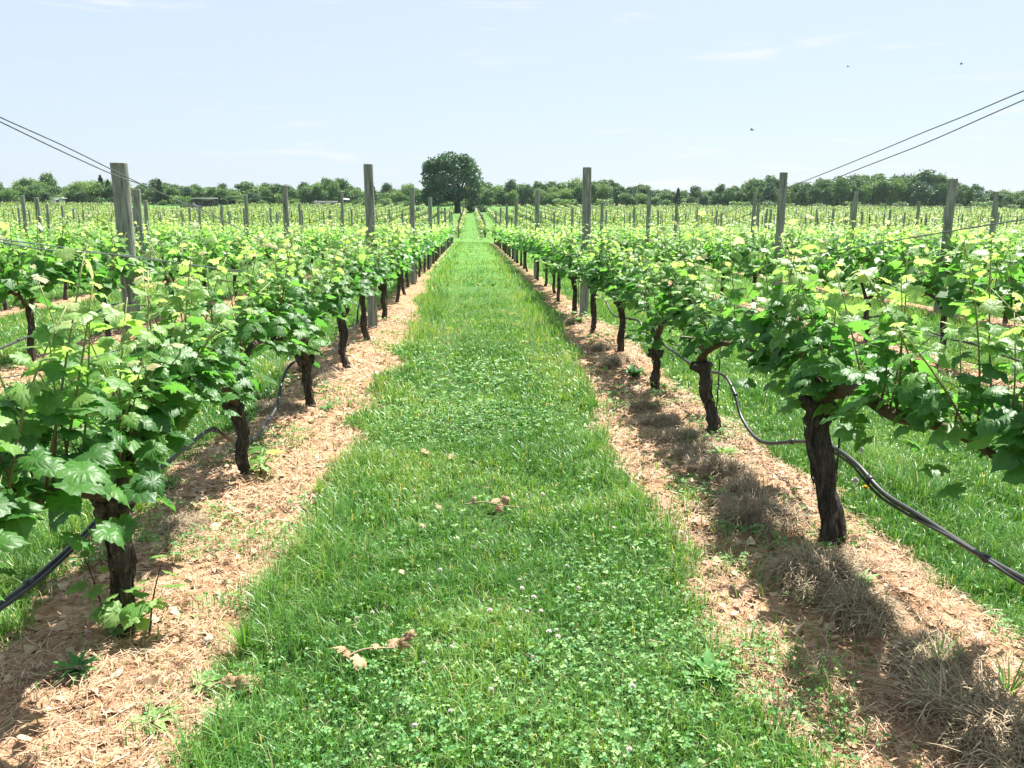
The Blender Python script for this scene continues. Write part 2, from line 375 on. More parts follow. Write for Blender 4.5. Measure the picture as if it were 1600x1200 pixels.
def vine_geo(seed, th=.52, lean=(0, 0), bend=0., detail=2, nsh=20, tall=1., thick=1., wire=.64, arm=.92, lsize=1., caner=1., hang=0):
    """returns trunk, [cane, cane], [(stem, leaves)...]; detail 2 near, 1 middle, 0 far"""
    g = np.random.default_rng(seed); tpl = (LEAF_LO, LEAF_MD, LEAF_HD)[detail]
    nr = (4, 8, 26)[detail]; t = np.linspace(0, 1, nr); w = g.normal(0, 1, (3, 2))*.006*(detail > 0)
    px = lean[0]*t+bend*np.sin(t*math.pi)+w[0, 0]*np.sin(t*7)+w[1, 0]*np.sin(t*13)
    py = lean[1]*t+bend*.6*np.sin(t*math.pi*1.3)+w[0, 1]*np.sin(t*6)+w[1, 1]*np.sin(t*11)
    P = np.stack([px, py, -.06+t*(th+.06)], 1)
    r = thick*(.037+.026*np.exp(-t*11)+.016*np.exp(-((1-t)/.16)**2)+.004*g.normal(0, 1, nr)*(detail == 2))
    r[-1] *= .62
    trunk = Geo().add(*tube(P, r, (4, 7, 20)[detail], (.1, .32, .30)[detail], seed))
    top = P[-1]
    if detail == 2:                                   # peeling strips of bark
        for q in range(26):
            a = g.uniform(0, 6.28); t0 = g.uniform(0, .7); tt = np.linspace(t0, min(1, t0+g.uniform(.15, .4)), 5); off = g.uniform(.0, .006)
            c_ = np.stack([np.interp(tt, t, P[:, e_]) for e_ in range(3)], 1); rr_ = np.interp(tt, t, r)+off+.007*np.linspace(1, -1, 5)**2*g.random(); aa = a+np.linspace(0, g.normal(0, .4), 5)
            c_[:, 0] += np.cos(aa)*rr_; c_[:, 1] += np.sin(aa)*rr_; trunk.add(*tube(c_, np.array([.0012, .0035, .004, .003, .001])*g.uniform(.6, 1.3), 5, .2, q))
    if detail == 2:                                   # head knuckles and a pruning stub
        for _ in range(7):
            a = g.uniform(0, 6.28); q = top+[math.cos(a)*.02, math.sin(a)*.02, -.05]; e = q+[math.cos(a)*.06*thick, math.sin(a)*.05, g.uniform(.0, .07)]
            trunk.add(*tube([q, (q+e)/2+[0, 0, .005], e], [.03, .024, .012], 7, .3, seed+_))
    canes = []; cps = []
    for s in (-1, 1):
        m = (4, 7, 12)[detail]; u = np.linspace(0, 1, m)
        zz = top[2]-.02+(wire-top[2]+.04)*np.minimum(1, u*3.2)**.8+.02*np.sin(u*9+seed)-.03*u*u
        cx = top[0]*(1-u)+.015*np.sin(u*8+seed*s); cy = top[1]*(1-u)+s*arm*u
        C = np.stack([cx, cy, zz], 1)
        canes.append(Geo().add(*tube(C, np.linspace(.021*caner, .008*(caner+1)/2, m)*(1.1 if detail == 2 else 1), (3, 5, 7)[detail], .25 if detail == 2 else 0., seed+s))); cps.append(C)
    shoots = []
    for k in range(nsh):
        s = k % 2; u = min(.98, (k//2+g.uniform(.05, .95))/(nsh/2)); C = cps[s]; b = np.array([np.interp(u, np.linspace(0, 1, len(C)), C[:, q]) for q in range(3)])
        Ls = g.uniform(.26, .60)*tall*(1.15 if g.random() < .18 else 1); ang = g.normal(0, .22); fw = g.normal(0, .26)
        droop = g.random() < .07
        dz = 1. if not droop else .25
        d = norm(np.array([math.sin(ang)+(g.choice([-1, 1])*.8 if droop else 0), fw, dz]))
        v = np.linspace(0, 1, (3, 4, 7)[detail]); cv = g.normal(0, .07, 2)
        SP_ = b+d*Ls*v[:, None]+np.stack([cv[0]*v**2, cv[1]*v**2, -.04*v**2 if droop else 0*v], 1)
        stem = Geo()
        if detail: stem.add(*tube(SP_, np.linspace(.0048, .0018, len(v))*(1 if detail == 2 else 1.3), 4 if detail == 2 else 3), np.repeat(np.linspace(.0, .9, len(v)), 4 if detail == 2 else 3).tolist()+[0, .9])
        nl = max(3, int(Ls/(.048, .048, .038)[detail]*(.45 if detail == 0 else 1)))
        vv = (np.arange(nl)+g.uniform(.2, .9, nl))/nl; vv = np.clip(vv, 0, 1)
        base = np.stack([np.interp(vv, v, SP_[:, q]) for q in range(3)], 1)
        az = g.uniform(0, 6.28)+np.arange(nl)*math.pi+g.normal(0, .7, nl)
        side = np.stack([np.cos(az)*1.1, np.sin(az)*.9, np.zeros(nl)], 1)
        pet = (.075-.05*vv)*g.uniform(.6, 1.3, nl)
        pos = base+side*pet[:, None]+np.stack([0*vv, 0*vv, pet*.45], 1)
        if detail == 2:
            for q in range(nl):
                stem.add(*tube([base[q], base[q]*.5+pos[q]*.5+[0, 0, .006], pos[q]], [.0019, .0014, .0012], 3, cap=False), .2+.7*vv[q])
        sz = (.118-.075*vv**1.3)*g.uniform(.72, 1.22, nl)*lsize*(1.5 if detail == 0 else 1.12 if detail == 1 else 1.)
        dd = side+np.stack([g.normal(0, .3, nl), g.normal(0, .3, nl), g.normal(-.35, .35, nl)+.35*vv], 1)
        up = np.stack([g.normal(0, .42, nl), g.normal(-.1, .42, nl), np.ones(nl)*.9], 1)+side*.55
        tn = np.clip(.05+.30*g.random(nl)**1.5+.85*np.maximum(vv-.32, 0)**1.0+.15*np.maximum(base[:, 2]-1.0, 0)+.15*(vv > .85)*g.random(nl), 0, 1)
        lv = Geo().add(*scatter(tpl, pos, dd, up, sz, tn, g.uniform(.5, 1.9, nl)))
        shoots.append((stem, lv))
    # leaves round the head and hanging below the cane
    nb = (10, 22, 26)[detail]+hang; s = g.integers(0, 2, nb); u = g.random(nb)**1.2
    base = np.stack([[np.interp(u[q], np.linspace(0, 1, len(cps[s[q]])), cps[s[q]][:, c]) for c in range(3)] for q in range(nb)])
    az = g.uniform(0, 6.28, nb); side = np.stack([np.cos(az)*1.2, np.sin(az)*.6, 0*az], 1)
    pos = base+side*g.uniform(.03, .16, nb)[:, None]+np.stack([0*u, 0*u, g.uniform(-.04-.0012*hang, .13, nb)], 1)
    low = Geo().add(*scatter(tpl, pos, side+np.stack([0*u, 0*u, g.uniform(-.7, .15, nb)], 1), side*.8+[0, 0, .8]+g.normal(0, .3, (nb, 3)), g.uniform(.07, .125, nb)*lsize*(1.4 if detail == 0 else 1), g.uniform(0, .35, nb), g.uniform(.5, 1.8, nb)))
    return trunk, canes, shoots, low

def join(geos):
    G = Geo()
    for q in geos:
        if q.n: V, Fs, T = q.arrays(); G.add(V, Fs, T)
    return G
def near_vine(seed, **kw):
    """every shoot is a part, its leaves a sub-part"""
    tr, cn, sh, low = vine_geo(seed, detail=2, **kw)
    e = ob('grapevine', None); e.empty_display_size = .2
    ob('trunk', tr.mesh('trunk', M['bark'], True), e)
    for c in cn: ob('cane', c.mesh('cane', M['cane'], True), e)
    for st, lv in sh:
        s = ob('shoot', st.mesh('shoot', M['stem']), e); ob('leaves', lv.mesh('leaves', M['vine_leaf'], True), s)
    ob('lower_leaves', low.mesh('lower_leaves', M['vine_leaf'], True), e)
    return e
def mid_vine(seed, **kw):
    tr, cn, sh, low = vine_geo(seed, detail=1, **kw)
    e = ob('grapevine', None)
    ob('trunk', tr.mesh('trunk', M['bark'], True), e)
    for c in cn: ob('cane', c.mesh('cane', M['cane'], True), e)
    ob('shoots', join([s for s, l in sh]).mesh('shoots', M['stem']), e)
    ob('foliage', join([l for s, l in sh]+[low]).mesh('foliage', M['vine_leaf'], True), e)
    return e
def far_vine(seed, **kw):
    tr, cn, sh, low = vine_geo(seed, detail=0, **kw)
    e = ob('grapevine', None)
    ob('trunk', join([tr]+cn).mesh('trunk', M['bark']), e)
    ob('foliage', join([l for s, l in sh]+[low]).mesh('foliage', M['vine_leaf']), e)
    return e

# positions of the vines
left_px = [(195, 985), (385, 745), (485, 635), (542, 575), (573, 532), (603, 500), (620, 472)]
right_px = [(1300, 845), (1118, 680), (1025, 608), (968, 550), (925, 520), (896, 490), (872, 470)]
VSP = 1.74
vines = []          # (row, order, x, y)
for k in range(-20, 20):
    X = row_x(k); ylist = []
    if k in (-1, 0):
        for q in (left_px if k == -1 else right_px):
            y = on_ground(*q)[1]; ylist.append((on_ground(*q)[0], y))
        y0 = ylist[0][1]-VSP; ylist.insert(0, (X, y0)); y = ylist[-1][1]+VSP
        if k == 0: pass
    else: y = 1.6+(hash2(np.int64(k+50), np.int64(3)))*VSP
    while y < 57.5+.03*X:
        ylist.append((X+float(rng.normal(0, .03)), y+float(rng.normal(0, .08)))); y += VSP
    n = 0
    for (x, y) in ylist:
        pr = project(x, y, .8); vis = pr is not None and -140 < pr[0] < 1740
        if pr is None and k in (-1, 0): vis = True
        if k in (-1, 0) and y < 3.3: vis = True
        if vis: n += 1; vines.append((k, n, x, y))
vines.sort(key=lambda v: math.hypot(v[2], v[3]))
LEFT_T = [.47, .46, .42, .38, .56, .60, .5, .55]
RIGHT_T = [.62, .64, .46, .34, .58, .62, .58, .55]
mids = [mid_vine(100+s, th=.46+.03*(s % 4), lean=(.04*(s % 3-1), .05*((s*2) % 3-1)), bend=.02*(s % 3-1), nsh=20+(s*3) % 7, tall=1.22, thick=.78) for s in range(7)]
fars = [far_vine(200+s, th=.52, nsh=26, tall=1.25) for s in range(4)]
usedm, usedf = set(), set(); rest = []
for idx, (k, n, x, y) in enumerate(vines):
    D = math.hypot(x, y)
    z = float(gz(x, y))
    if idx >= 300: rest.append((x, y, z)); continue
    if k in (-1, 0) and n <= 7:
        T = (LEFT_T if k == -1 else RIGHT_T)[n-1]
        kw = dict(hang=8, th=T, lean=(-.02, -.02), bend=0., thick=.80, nsh=22, tall=1.2, lsize=.86)
        if k == 0 and n == 2: kw = dict(th=.64, lean=(-.085, .07), bend=-.0, thick=1.15, nsh=26, lsize=.86, arm=.95, tall=1.1, caner=1.7, wire=.70, hang=70)
        if k == -1 and n == 2: kw = dict(th=.49, lean=(.02, -.02), bend=.005, thick=.88, nsh=34, lsize=.88, tall=1.15, wire=.62, hang=55)
        if k == 0 and n == 3: kw = dict(th=.46, lean=(-.10, .05), bend=0., thick=.92, nsh=22, tall=1.18, lsize=.86)
        if k == 0 and n >= 5: kw['bend'] = .03
        if k == -1 and n >= 5: kw['bend'] = -.015
        e = near_vine(11+n+(40 if k else 0), **kw)
    else:
        if D < 24: pool, used, s = mids, usedm, int(hash2(np.int64(n*3+k*17+900), np.int64(k+77))*6.99)
        else: pool, used, s = fars, usedf, int(hash2(np.int64(n*5+k*11+900), np.int64(k+7))*3.99)
        if s not in used: used.add(s); e = pool[s]
        else: e = copy_tree(pool[s])
        e.rotation_euler = (0, 0, math.pi*int(hash2(np.int64(n+k*31+5000), np.int64(1)) > .5)+float(rng.normal(0, .05)))
        e.scale = (1, 1, float(rng.uniform(.93, 1.08)))
    e.location = (x, y, z)
    rw = row_words(k)
    if k in (-1, 0) and n <= 14:
        lab = 'leafy grapevine, '+ordn(max(n-1, 1))+' trunk from the camera, '+rw; gp = 'grapevines of the rows beside the path'
        lab = {(-1, 2): 'nearest left grapevine, thick black trunk with suckers at its foot', (0, 2): 'nearest right grapevine, thick leaning trunk with a square shoulder',
               (-1, 1): 'grapevine cut off by the left picture edge, only leafy shoots showing', (0, 1): 'grapevine cut off by the right picture edge, leafy cane reaching in'}.get((k, n), lab)
    elif abs(k+.5) < 3 and n <= 9:
        lab = 'leafy grapevine, '+ordn(n)+' from the camera, '+rw; gp = 'grapevines of the rows beside the path'
    else:
        lab = 'Leafy grapevine further along the '+rw; gp = 'further grapevines in the '+rw
    tag(e, lab[0].lower()+lab[1:], 'grapevine', gp)
for pool, used in ((mids, usedm), (fars, usedf)):
    for s, e in enumerate(pool):
        if s not in used:
            for c in list(e.children): bpy.data.objects.remove(c)
            bpy.data.objects.remove(e)

# the rest of the near block and the far block: too many to be single objects
G = Geo(); GT = Geo()
protos = []
for s in range(3):
    tr, cn, sh, low = vine_geo(300+s, detail=0, nsh=22, tall=1.2)
    protos.append(((join([tr]+cn)).arrays(), join([l for a, l in sh]+[low]).arrays()))
for q, (x, y, z) in enumerate(rest):
    (tv, tf, tt), (lv, lf, lt) = protos[q % 3]; f = 1 if q % 2 else -1
    GT.add(tv*[f, f, 1]+[x, y, z], tf, tt); G.add(lv*[f, f, 1]+[x, y, z], lf, lt)
g = np.random.default_rng(5)
for k in range(-52, 52):
    X = row_x(k)
    y0 = max(88+.02*abs(X)+2*hash2(np.int64(k+99), np.int64(4)), abs(X)/.72); y1 = 203-(.12*max(0, -X-20))
    if abs(k+.5) > 4: y1 = 234
    if -31 < k < -22: y1 = 203
    if y0 > y1-4: continue
    n = int((y1-y0)*11*(1 if y0 < 150 else .9)); yy = g.uniform(y0, y1, n)
    zz = profile(yy)+g.uniform(.45, 1.25, n)
    pos = np.stack([X+g.normal(0, .17, n), yy, zz], 1)
    d = g.normal(0, 1, (n, 3)); d[:, 2] *= .4; up = g.normal(0, .5, (n, 3))+[0, 0, 1]
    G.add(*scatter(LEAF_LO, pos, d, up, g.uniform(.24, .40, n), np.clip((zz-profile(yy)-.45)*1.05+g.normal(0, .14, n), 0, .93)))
    for y in np.arange(y0, min(y1, 175), 1.75):
        zb = float(profile(y)); GT.add(*tube([(X, y, zb-.05), (X+.03, y, zb+.6)], .05, 3, cap=False))
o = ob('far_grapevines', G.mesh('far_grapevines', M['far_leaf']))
tag(o, 'distant block of pale green vine rows rising to the trees', 'grapevines', kind='stuff')
ob('trunks', GT.mesh('trunks', M['bark']), o)['kind'] = 'stuff'

# ------------------------------------------------------------------ posts
def post_parts(seed, h=2.1, r=.06, mat='wood', n=14):
    g = np.random.default_rng(seed); m = 9; t = np.linspace(0, 1, m)
    P = np.stack([.006*np.sin(t*5+seed), .006*np.cos(t*4+seed), -.1+t*(h+.1)], 1)
    V, F = tube(P, r*(1.04-.05*t), n, .05, seed, cap=False)
    G1 = Geo().add(V, F)
    top = V[-n:]; G2 = Geo(); c = top.mean(0)
    T2 = c+(top-c)*.94; T2[:, 2] += .006
    j = np.arange(n); j2 = (j+1) % n
    G2.add(np.vstack([top, T2, c+[0, 0, .008]]), [np.stack([j, j2, n+j2, n+j], 1), np.stack([n+j, n+j2, np.full(n, 2*n)], 1)])
    return G1, G2
def make_post(seed, h, r, mat='wood'):
    e = ob('trellis_post', None)
    a, b = post_parts(seed, h, r)
    ob('post_shaft', a.mesh('post_shaft', M[mat], True), e); ob('post_top', b.mesh('post_top', M['endgrain']), e)
    st = Geo()
    for q in range(3):
        z = h*(.55+.17*q); st.add(*tube([(r*.9, -.02, z), (r+.014, 0, z+.004), (r*.9, .02, z)], .003, 5))
    ob('staple', st.mesh('staple', M['wire']), e)
    return e
fixed = {}          # tops seen in the photograph: (row k) -> (px, py, radius)
tops = [(-1, 575, 257, .060), (-1, 643, 293, .058), (-1, 670, 309, .06), (0, 918, 262, .063), (0, 840, 297, .058), (0, 806, 309, .06),
        (1, 1225, 270, .058), (1, 1015, 297, .055), (2, 1490, 280, .066), (2, 1180, 301, .05), (-2, 185, 255, .098), (-2, 444, 290, .064), (-2, 533, 303, .05),
        (-3, 212, 296, .085), (-3, 383, 305, .055), (3, 1338, 300, .06), (-4, 57, 309, .05), (-4, 226, 313, .06)]
plist = []; last = {}
for q, (k, px, py, r) in enumerate(tops):
    p = on_row(px, py, row_x(k)); h = p.z-float(gz(p.x, p.y)); h = min(2.45, max(1.85, h))
    plist.append((k, p.x, p.y, h, r)); last[k] = max(last.get(k, 0), p.y)
for k in range(-18, 18):
    X = row_x(k); y = last[k]+7.8 if k in last else 10.6+.15*X
    while y < 58:
        pr = project(X, y, 2)
        if pr and -30 < pr[0] < 1630: plist.append((k, X+float(rng.normal(0, .04)), y+float(rng.normal(0, .25)), float(rng.normal(2.1, .06)), .055))
        y += 7.8
pvar = [make_post(40+s, 2.1, .056) for s in range(4)]; usedp = set()
cnt = {}
for q, (k, x, y, h, r) in enumerate(sorted(plist, key=lambda v: v[2])):
    if q < 14: e = make_post(60+q, h, r)
    else:
        s = q % 4
        if s not in usedp: usedp.add(s); e = pvar[s]
        else: e = copy_tree(pvar[s])
        e.scale = (r/.056, r/.056, h/2.1); e.rotation_euler = (float(rng.normal(0, .012)), float(rng.normal(0, .012)), float(rng.uniform(0, 6)))
    e.location = (x, y, float(gz(x, y))); cnt[k] = cnt.get(k, 0)+1
    if abs(k+.5) < 5: tag(e, 'round grey wooden post, '+ordn(cnt[k])+' from the camera, '+row_words(k), 'post', 'trellis posts of the near rows')
    else: tag(e, 'round grey wooden trellis post standing in the '+row_words(k), 'post', 'trellis posts in the '+row_words(k))
npost = len(plist)
# far block posts
fp = []
for k in range(-50, 50):
    X = row_x(k); y = 88+6*hash2(np.int64(k+300), np.int64(9))
    while y < (203 if abs(k+.5) < 4 or -31 < k < -22 else 233):
        pr = project(X, y, 2)
        if pr and -10 < pr[0] < 1610: fp.append((k, X, y))
        y += 7.8
fp.sort(key=lambda v: v[2])
fm = None; gst = Geo()
for q, (k, x, y) in enumerate(fp):
    z = float(profile(y)); h = float(rng.uniform(1.75, 2.15))
    if q < 296-npost:
        if fm is None: fm = Geo().add(*tube([(0, 0, -.2), (0, 0, 1)], .055, 6)).mesh('far_post', M['wood_dark'])
        e = ob('trellis_post', fm, None, (x, y, z)); e.scale = (1, 1, h)
        sd = 'left' if k < 0 else 'right'
        tag(e, 'small distant vineyard post beyond the dip, '+sd+' of the far grass path', 'post', 'distant trellis posts on the '+sd)
    else: gst.add(*tube([(x, y, z-.2), (x, y, z+h)], .05, 4))
o = ob('distant_posts', gst.mesh('distant_posts', M['wood_dark'])); tag(o, 'thin row ends and posts scattered through the far vineyard', 'posts', kind='stuff')
for s, e in enumerate(pvar):
    if s not in usedp:
        for c in list(e.children): bpy.data.objects.remove(c)
        bpy.data.objects.remove(e)

# ------------------------------------------------------------------ wires
def wire_px(pts, X, r, label, group=None, name='trellis_wire', dx=0., sag=0., mat='wire'):
    P = [on_row(a, b, X+dx) for a, b in pts]; P = smooth_path(P, 6)
    tn = Geo().add(*tube(P, r, 6)); o = ob(name, tn.mesh(name, M[mat], True)); tag(o, label, 'wire', group); return o
gw = 'slack catch wires'
wire_px([(-60, 152), (0, 183), (100, 228), (185, 270), (260, 306), (325, 332), (400, 372), (450, 398)], row_x(-1), .0019, 'upper of the two slack wires crossing in front of the thick left post', gw)
wire_px([(-60, 160), (0, 190), (100, 238), (180, 274), (230, 292), (300, 324), (370, 356), (440, 396)], row_x(-1), .0019, 'lower of the two slack wires crossing in front of the thick left post', gw, dx=.03)
wire_px([(1680, 112), (1600, 142), (1515, 178), (1440, 208), (1395, 227), (1310, 262), (1205, 304), (1090, 352), (1010, 392)], row_x(0), .0019, 'upper wavy slack wire rising to the top right corner', gw)
wire_px([(1680, 122), (1600, 156), (1545, 180), (1440, 226), (1327, 270), (1200, 322), (1120, 356), (1030, 398)], row_x(0), .0019, 'lower slack wire rising to the right with a small clip on it', gw, dx=-.02)
wire_px([(-60, 366), (0, 374), (80, 384), (205, 402), (320, 416), (420, 428), (500, 436)], row_x(-1), .0019, 'upper strand of the low wires running into the left row leaves', gw)
wire_px([(-60, 370), (0, 378), (80, 391), (205, 400), (320, 417), (420, 431), (500, 440)], row_x(-1), .0019, 'lower strand of the low wires running into the left row leaves', gw, dx=.03)
wire_px([(1680, 334), (1600, 343), (1480, 362), (1330, 388), (1240, 404), (1130, 432), (1050, 446)], row_x(0), .0024, 'taut wire above the leaves of the right row', gw)
wire_px([(1700, 566), (1580, 545), (1430, 520), (1320, 500), (1240, 488), (1150, 474)], row_x(0), .002, 'wire threaded through the leaves of the right row', gw)
wire_px([(-60, 600), (60, 580), (200, 543), (330, 510), (430, 480)], row_x(-1), .002, 'wire threaded through the leaves of the left row', gw)
for k in (-3, -2, -1, 0, 1, 2):
    P = [(row_x(k), y, float(profile(y))+.66+.01*math.sin(y)) for y in np.arange(.2, 57, 1.7)]
    o = ob('cordon_wire', Geo().add(*tube(P, .0018, 4)).mesh('cordon_wire', M['wire'])); tag(o, 'straight fruiting wire tied under the canes of the '+row_words(k), 'wire', 'cordon wires')
def hose(pts, r, label, X=None, dxs=None, group='drip hoses'):
    P = []
    for a in pts:
        if len(a) == 2: P.append(on_row(a[0], a[1], X))
        else: P.append(on_row(a[0], a[1], a[2]))
    P = smooth_path(P, 7); o = ob('drip_hose', Geo().add(*tube(P, r, 9)).mesh('hose', M['hose'], True)); tag(o, label, 'hose', group)
    for q in range(12, len(P)-4, 19) if r > .01 else []:
        ob('emitter', Geo().add(*tube([P[q]-(P[q+1]-P[q])*.3, P[q], P[q+1]*.5+P[q]*.5], [r*1.35, r*1.5, r*1.35], 9)).mesh('emitter', M['hose'], True), o)
    return o
XR, XL = row_x(0), row_x(-1)
hose([(1760, 985), (1600, 905), (1520, 860), (1440, 808), (1380, 770), (1335, 722), (1290, 694), (1245, 690, XR+.06), (1190, 690), (1160, 655), (1147, 612), (1130, 586), (1105, 580),
      (1085, 572), (1050, 548), (1028, 533), (1006, 522), (1000, 503), (985, 498), (962, 494), (952, 483), (945, 468), (930, 460)], .0108, 'black drip hose looping between the trunks of the right row', XR+.02)
hose([(1760, 992), (1600, 912), (1500, 848), (1380, 780), (1330, 726), (1286, 697)], .006, 'thin second tube taped beneath the right drip hose', XR+.01)
hose([(-120, 1020), (0, 945), (60, 900), (125, 842), (170, 795), (235, 745), (290, 700), (330, 671), (352, 682), (372, 691), (395, 687), (412, 668), (432, 636), (440, 600), (452, 572), (478, 558), (505, 556),
      (525, 545), (540, 520), (556, 508), (560, 480), (566, 468), (575, 466)], .0108, 'black drip hose rising from the lower left corner along the left row', XL-.03)
hose([(-120, 1030), (0, 952), (60, 908), (125, 848), (170, 802), (230, 752)], .006, 'thin second tube taped beside the left drip hose', XL-.01)
Pn = [(row_x(1)+.03, y, float(profile(y))+.33+.06*math.sin(y*1.7)+.03*math.sin(y*3.9)) for y in np.arange(3.5, 40, .5)]
o = ob('drip_hose', Geo().add(*tube(smooth_path(Pn, 3), .011, 6)).mesh('hose', M['hose'], True)); tag(o, 'black drip hose sagging under the second row on the right', 'hose', 'drip hoses')
Pn = [(row_x(-2)+.03, y, float(profile(y))+.36+.06*math.sin(y*1.5)+.03*math.sin(y*3.4)) for y in np.arange(3.5, 40, .5)]
o = ob('drip_hose', Geo().add(*tube(smooth_path(Pn, 3), .011, 6)).mesh('hose', M['hose'], True)); tag(o, 'black drip hose sagging under the second row on the left', 'hose', 'drip hoses')
# training stakes
for (bx, by, tx, ty, lab) in [(1299, 822, 1305, 640, 'rusty training rod beside the thick bent trunk on the right'), (1118, 668, 1121, 560, 'rusty training rod beside the second clear trunk of the right row'),
                              (1022, 600, 1024, 500, 'thin training rod beside the short trunk of the right row'), (605, 500, 606, 450, 'thin training rod beside a trunk far along the left row'), (903, 500, 906, 460, 'thin training rod close to the right row post')]:
    X = (XR if bx > 733 else XL)+.02
    a = on_row(bx, by, X); b = on_row(tx, ty, X); b.y = a.y+.01; b.z = a.z+.75
    a.z = float(gz(a.x, a.y))-.05
    o = ob('training_rod', Geo().add(*tube([a, (a+b)/2+Vector((.004, .003, 0)), b], .005, 6)).mesh('training_rod', M['rust'], True)); tag(o, lab, 'rod', 'training rods')

# ------------------------------------------------------------------ grass blades
def blades(n_, pos, h, w, lean, tint, seg, g):
    n = len(pos); az = g.uniform(0, 6.283, n); d = np.stack([np.cos(az), np.sin(az), 0*az], 1)
    s = np.stack([-np.sin(az), np.cos(az), 0*az], 1)*(w/2)[:, None]
    # turn a share of the blades to face any way
    l = lean*h
    up = np.array([0, 0, 1.])
    b0 = pos-s; b1 = pos+s
    if seg == 1:
        tip = pos+d*l[:, None]+up*(h*.95)[:, None]
        V = np.stack([b0, b1, tip], 1); F = np.array([[0, 1, 2]])
    else:
        m = pos+d*(l*.32)[:, None]+up*(h*.58)[:, None]; tip = pos+d*l[:, None]+up*(h*(1-.35*lean))[:, None]
        V = np.stack([b0, b1, m-s*.75, m+s*.75, tip], 1); F = np.array([[0, 1, 3], [0, 3, 2], [2, 3, 4]])
    k = V.shape[1]; FF = (F[None]+(np.arange(n)*k)[:, None, None]).reshape(-1, 3)
    return V.reshape(-1, 3), FF, np.repeat(tint, k)
def scatter_xy(g, y0, y1, dens, f):
    """uniform points in the camera's view between two distances, kept with probability f(x,y)"""
    hw = .70*y1+.9; n = int(dens*2*hw*(y1-y0)); x = g.uniform(-hw, hw, n); y = g.uniform(y0, y1, n)
    k = (np.abs(x-.05*y) < .69*y+.5); x, y = x[k], y[k]
    k = g.random(len(x)) < f(x, y); return x[k], y[k]
def clov(x, y):      # where low clover takes over in the middle of the path
    return np.clip((fbm(x*.9, y*.55, 61)-.47)*7, 0, 1)*np.clip(1-np.abs(x-.1)/.95, 0, 1)**.4
def fgrass(x, y):
    m = strip_mask(x, y); c = clov(x, y); bare = np.clip((fbm(x*2.2, y*2.2, 71)-.66)*9, 0, 1)
    cl = np.clip((fbm(x*9, y*9, 171, 2)-.25)*3.6, .40, 1)
    return ((1-m)*(1-.45*c)*(1-.6*bare)+m*(.03+.22*np.clip((fbm(x*2.5, y*2.5, 15)-.58)*8, 0, 1)))*cl
g = np.random.default_rng(11); G = Geo()
for (y0, y1, dens, w, seg) in [(1.0, 3.2, 19000, .0036, 2), (3.2, 5.5, 10500, .0048, 2), (5.5, 9, 4300, .0078, 2), (9, 16, 1150, .014, 1), (16, 30, 210, .026, 1), (30, 62, 45, .05, 1), (80, 140, 5, .14, 1), (140, 204, 2.5, .2, 1)]:
    x, y = scatter_xy(g, y0, y1, dens, fgrass)
    z = gz(x, y); n = len(x)
    tall = fbm(x*1.3, y*1.3, 81); m = strip_mask(x, y)
    side = np.clip((np.abs(x-.05)-.45)/.4, 0, 1)*(np.abs(x) < 1.1)
    rowd = np.abs((x-ROW0)-np.round((x-ROW0)/SP)*SP); ed = np.exp(-((rowd-.62)/.2)**2)
    h = (.025+.05*tall+.09*ed*tall+.02*side)*g.uniform(.5, 1.6, n)*(.62+.9*fbm(x*9, y*9, 171, 2))*(1-.30*clov(x, y))*np.where(m > .5, .6, 1)
    if y0 > 14: h = h*1.1
    if y0 > 28: h = h*.8
    if y0 > 70: h = h*1.5
    olive = np.clip((fbm(x*1.6+7, y*1.6, 91)-.52)*1.6, 0, .28)
    trk = np.exp(-((np.abs(((x-ROW0-SP/2)/SP+50.5) % 1-.5)*SP-.52)/.13)**2)*np.clip((y-3)/4, 0, 1)*(m < .5)
    h = h*(1-.35*trk)
    t = np.clip(.10+.12*trk+.42*g.random(n)+olive*(.4+.6*g.random(n))+.10*side+.5*(g.random(n) < .05)+(y0 > 8)*.06, 0, 1)
    p = np.stack([x, y, z-.004], 1)
    G.add(*blades(n, p, h, w*g.uniform(.6, 1.4, n), g.uniform(.1, .95, n), t, seg, g))
o = ob('grass', G.mesh('grass', M['grass'])); tag(o, 'rough green grass between the vine rows', 'grass', kind='stuff')
NG = sum(len(f) for f in G.F3)
# clover and low broad weeds
def fclov(x, y):
    return (1-strip_mask(x, y))*np.clip(clov(x, y)+.12, 0, 1)+strip_mask(x, y)*.8*np.clip((fbm(x*2.5, y*2.5, 15)-.57)*8, 0, 1)
leaflet = (np.array([(0, 0, 0), (.42, .5, .07), (0, 1, 0), (-.42, .5, .07)], float), np.array([[0, 1, 2], [0, 2, 3]]))
G = Geo()
for (y0, y1, dens, sz) in [(1.0, 3.4, 2300, .0105), (3.4, 6, 1200, .014), (6, 12, 240, .025)]:
    x, y = scatter_xy(g, y0, y1, dens, fclov); n = len(x); z = gz(x, y)+g.uniform(.015, .045, n)+.07*np.clip(fbm(x*7, y*7, 181, 2)-.3, 0, 1)
    az = g.uniform(0, 6.28, n); s = sz*g.uniform(.6, 1.4, n); tn = g.random(n)
    upv = g.normal(0, .6, (n, 3))+[0, 0, 1]
    for q in range(3):
        a = az+q*2.094; G.add(*scatter(leaflet, np.stack([x, y, z], 1), np.stack([np.cos(a), np.sin(a), g.normal(0.05, .25, n)], 1), upv, s, tn))
o = ob('clover', G.mesh('clover', M['clover'])); tag(o, 'low clover and small weeds matted through the path', 'clover', kind='stuff')
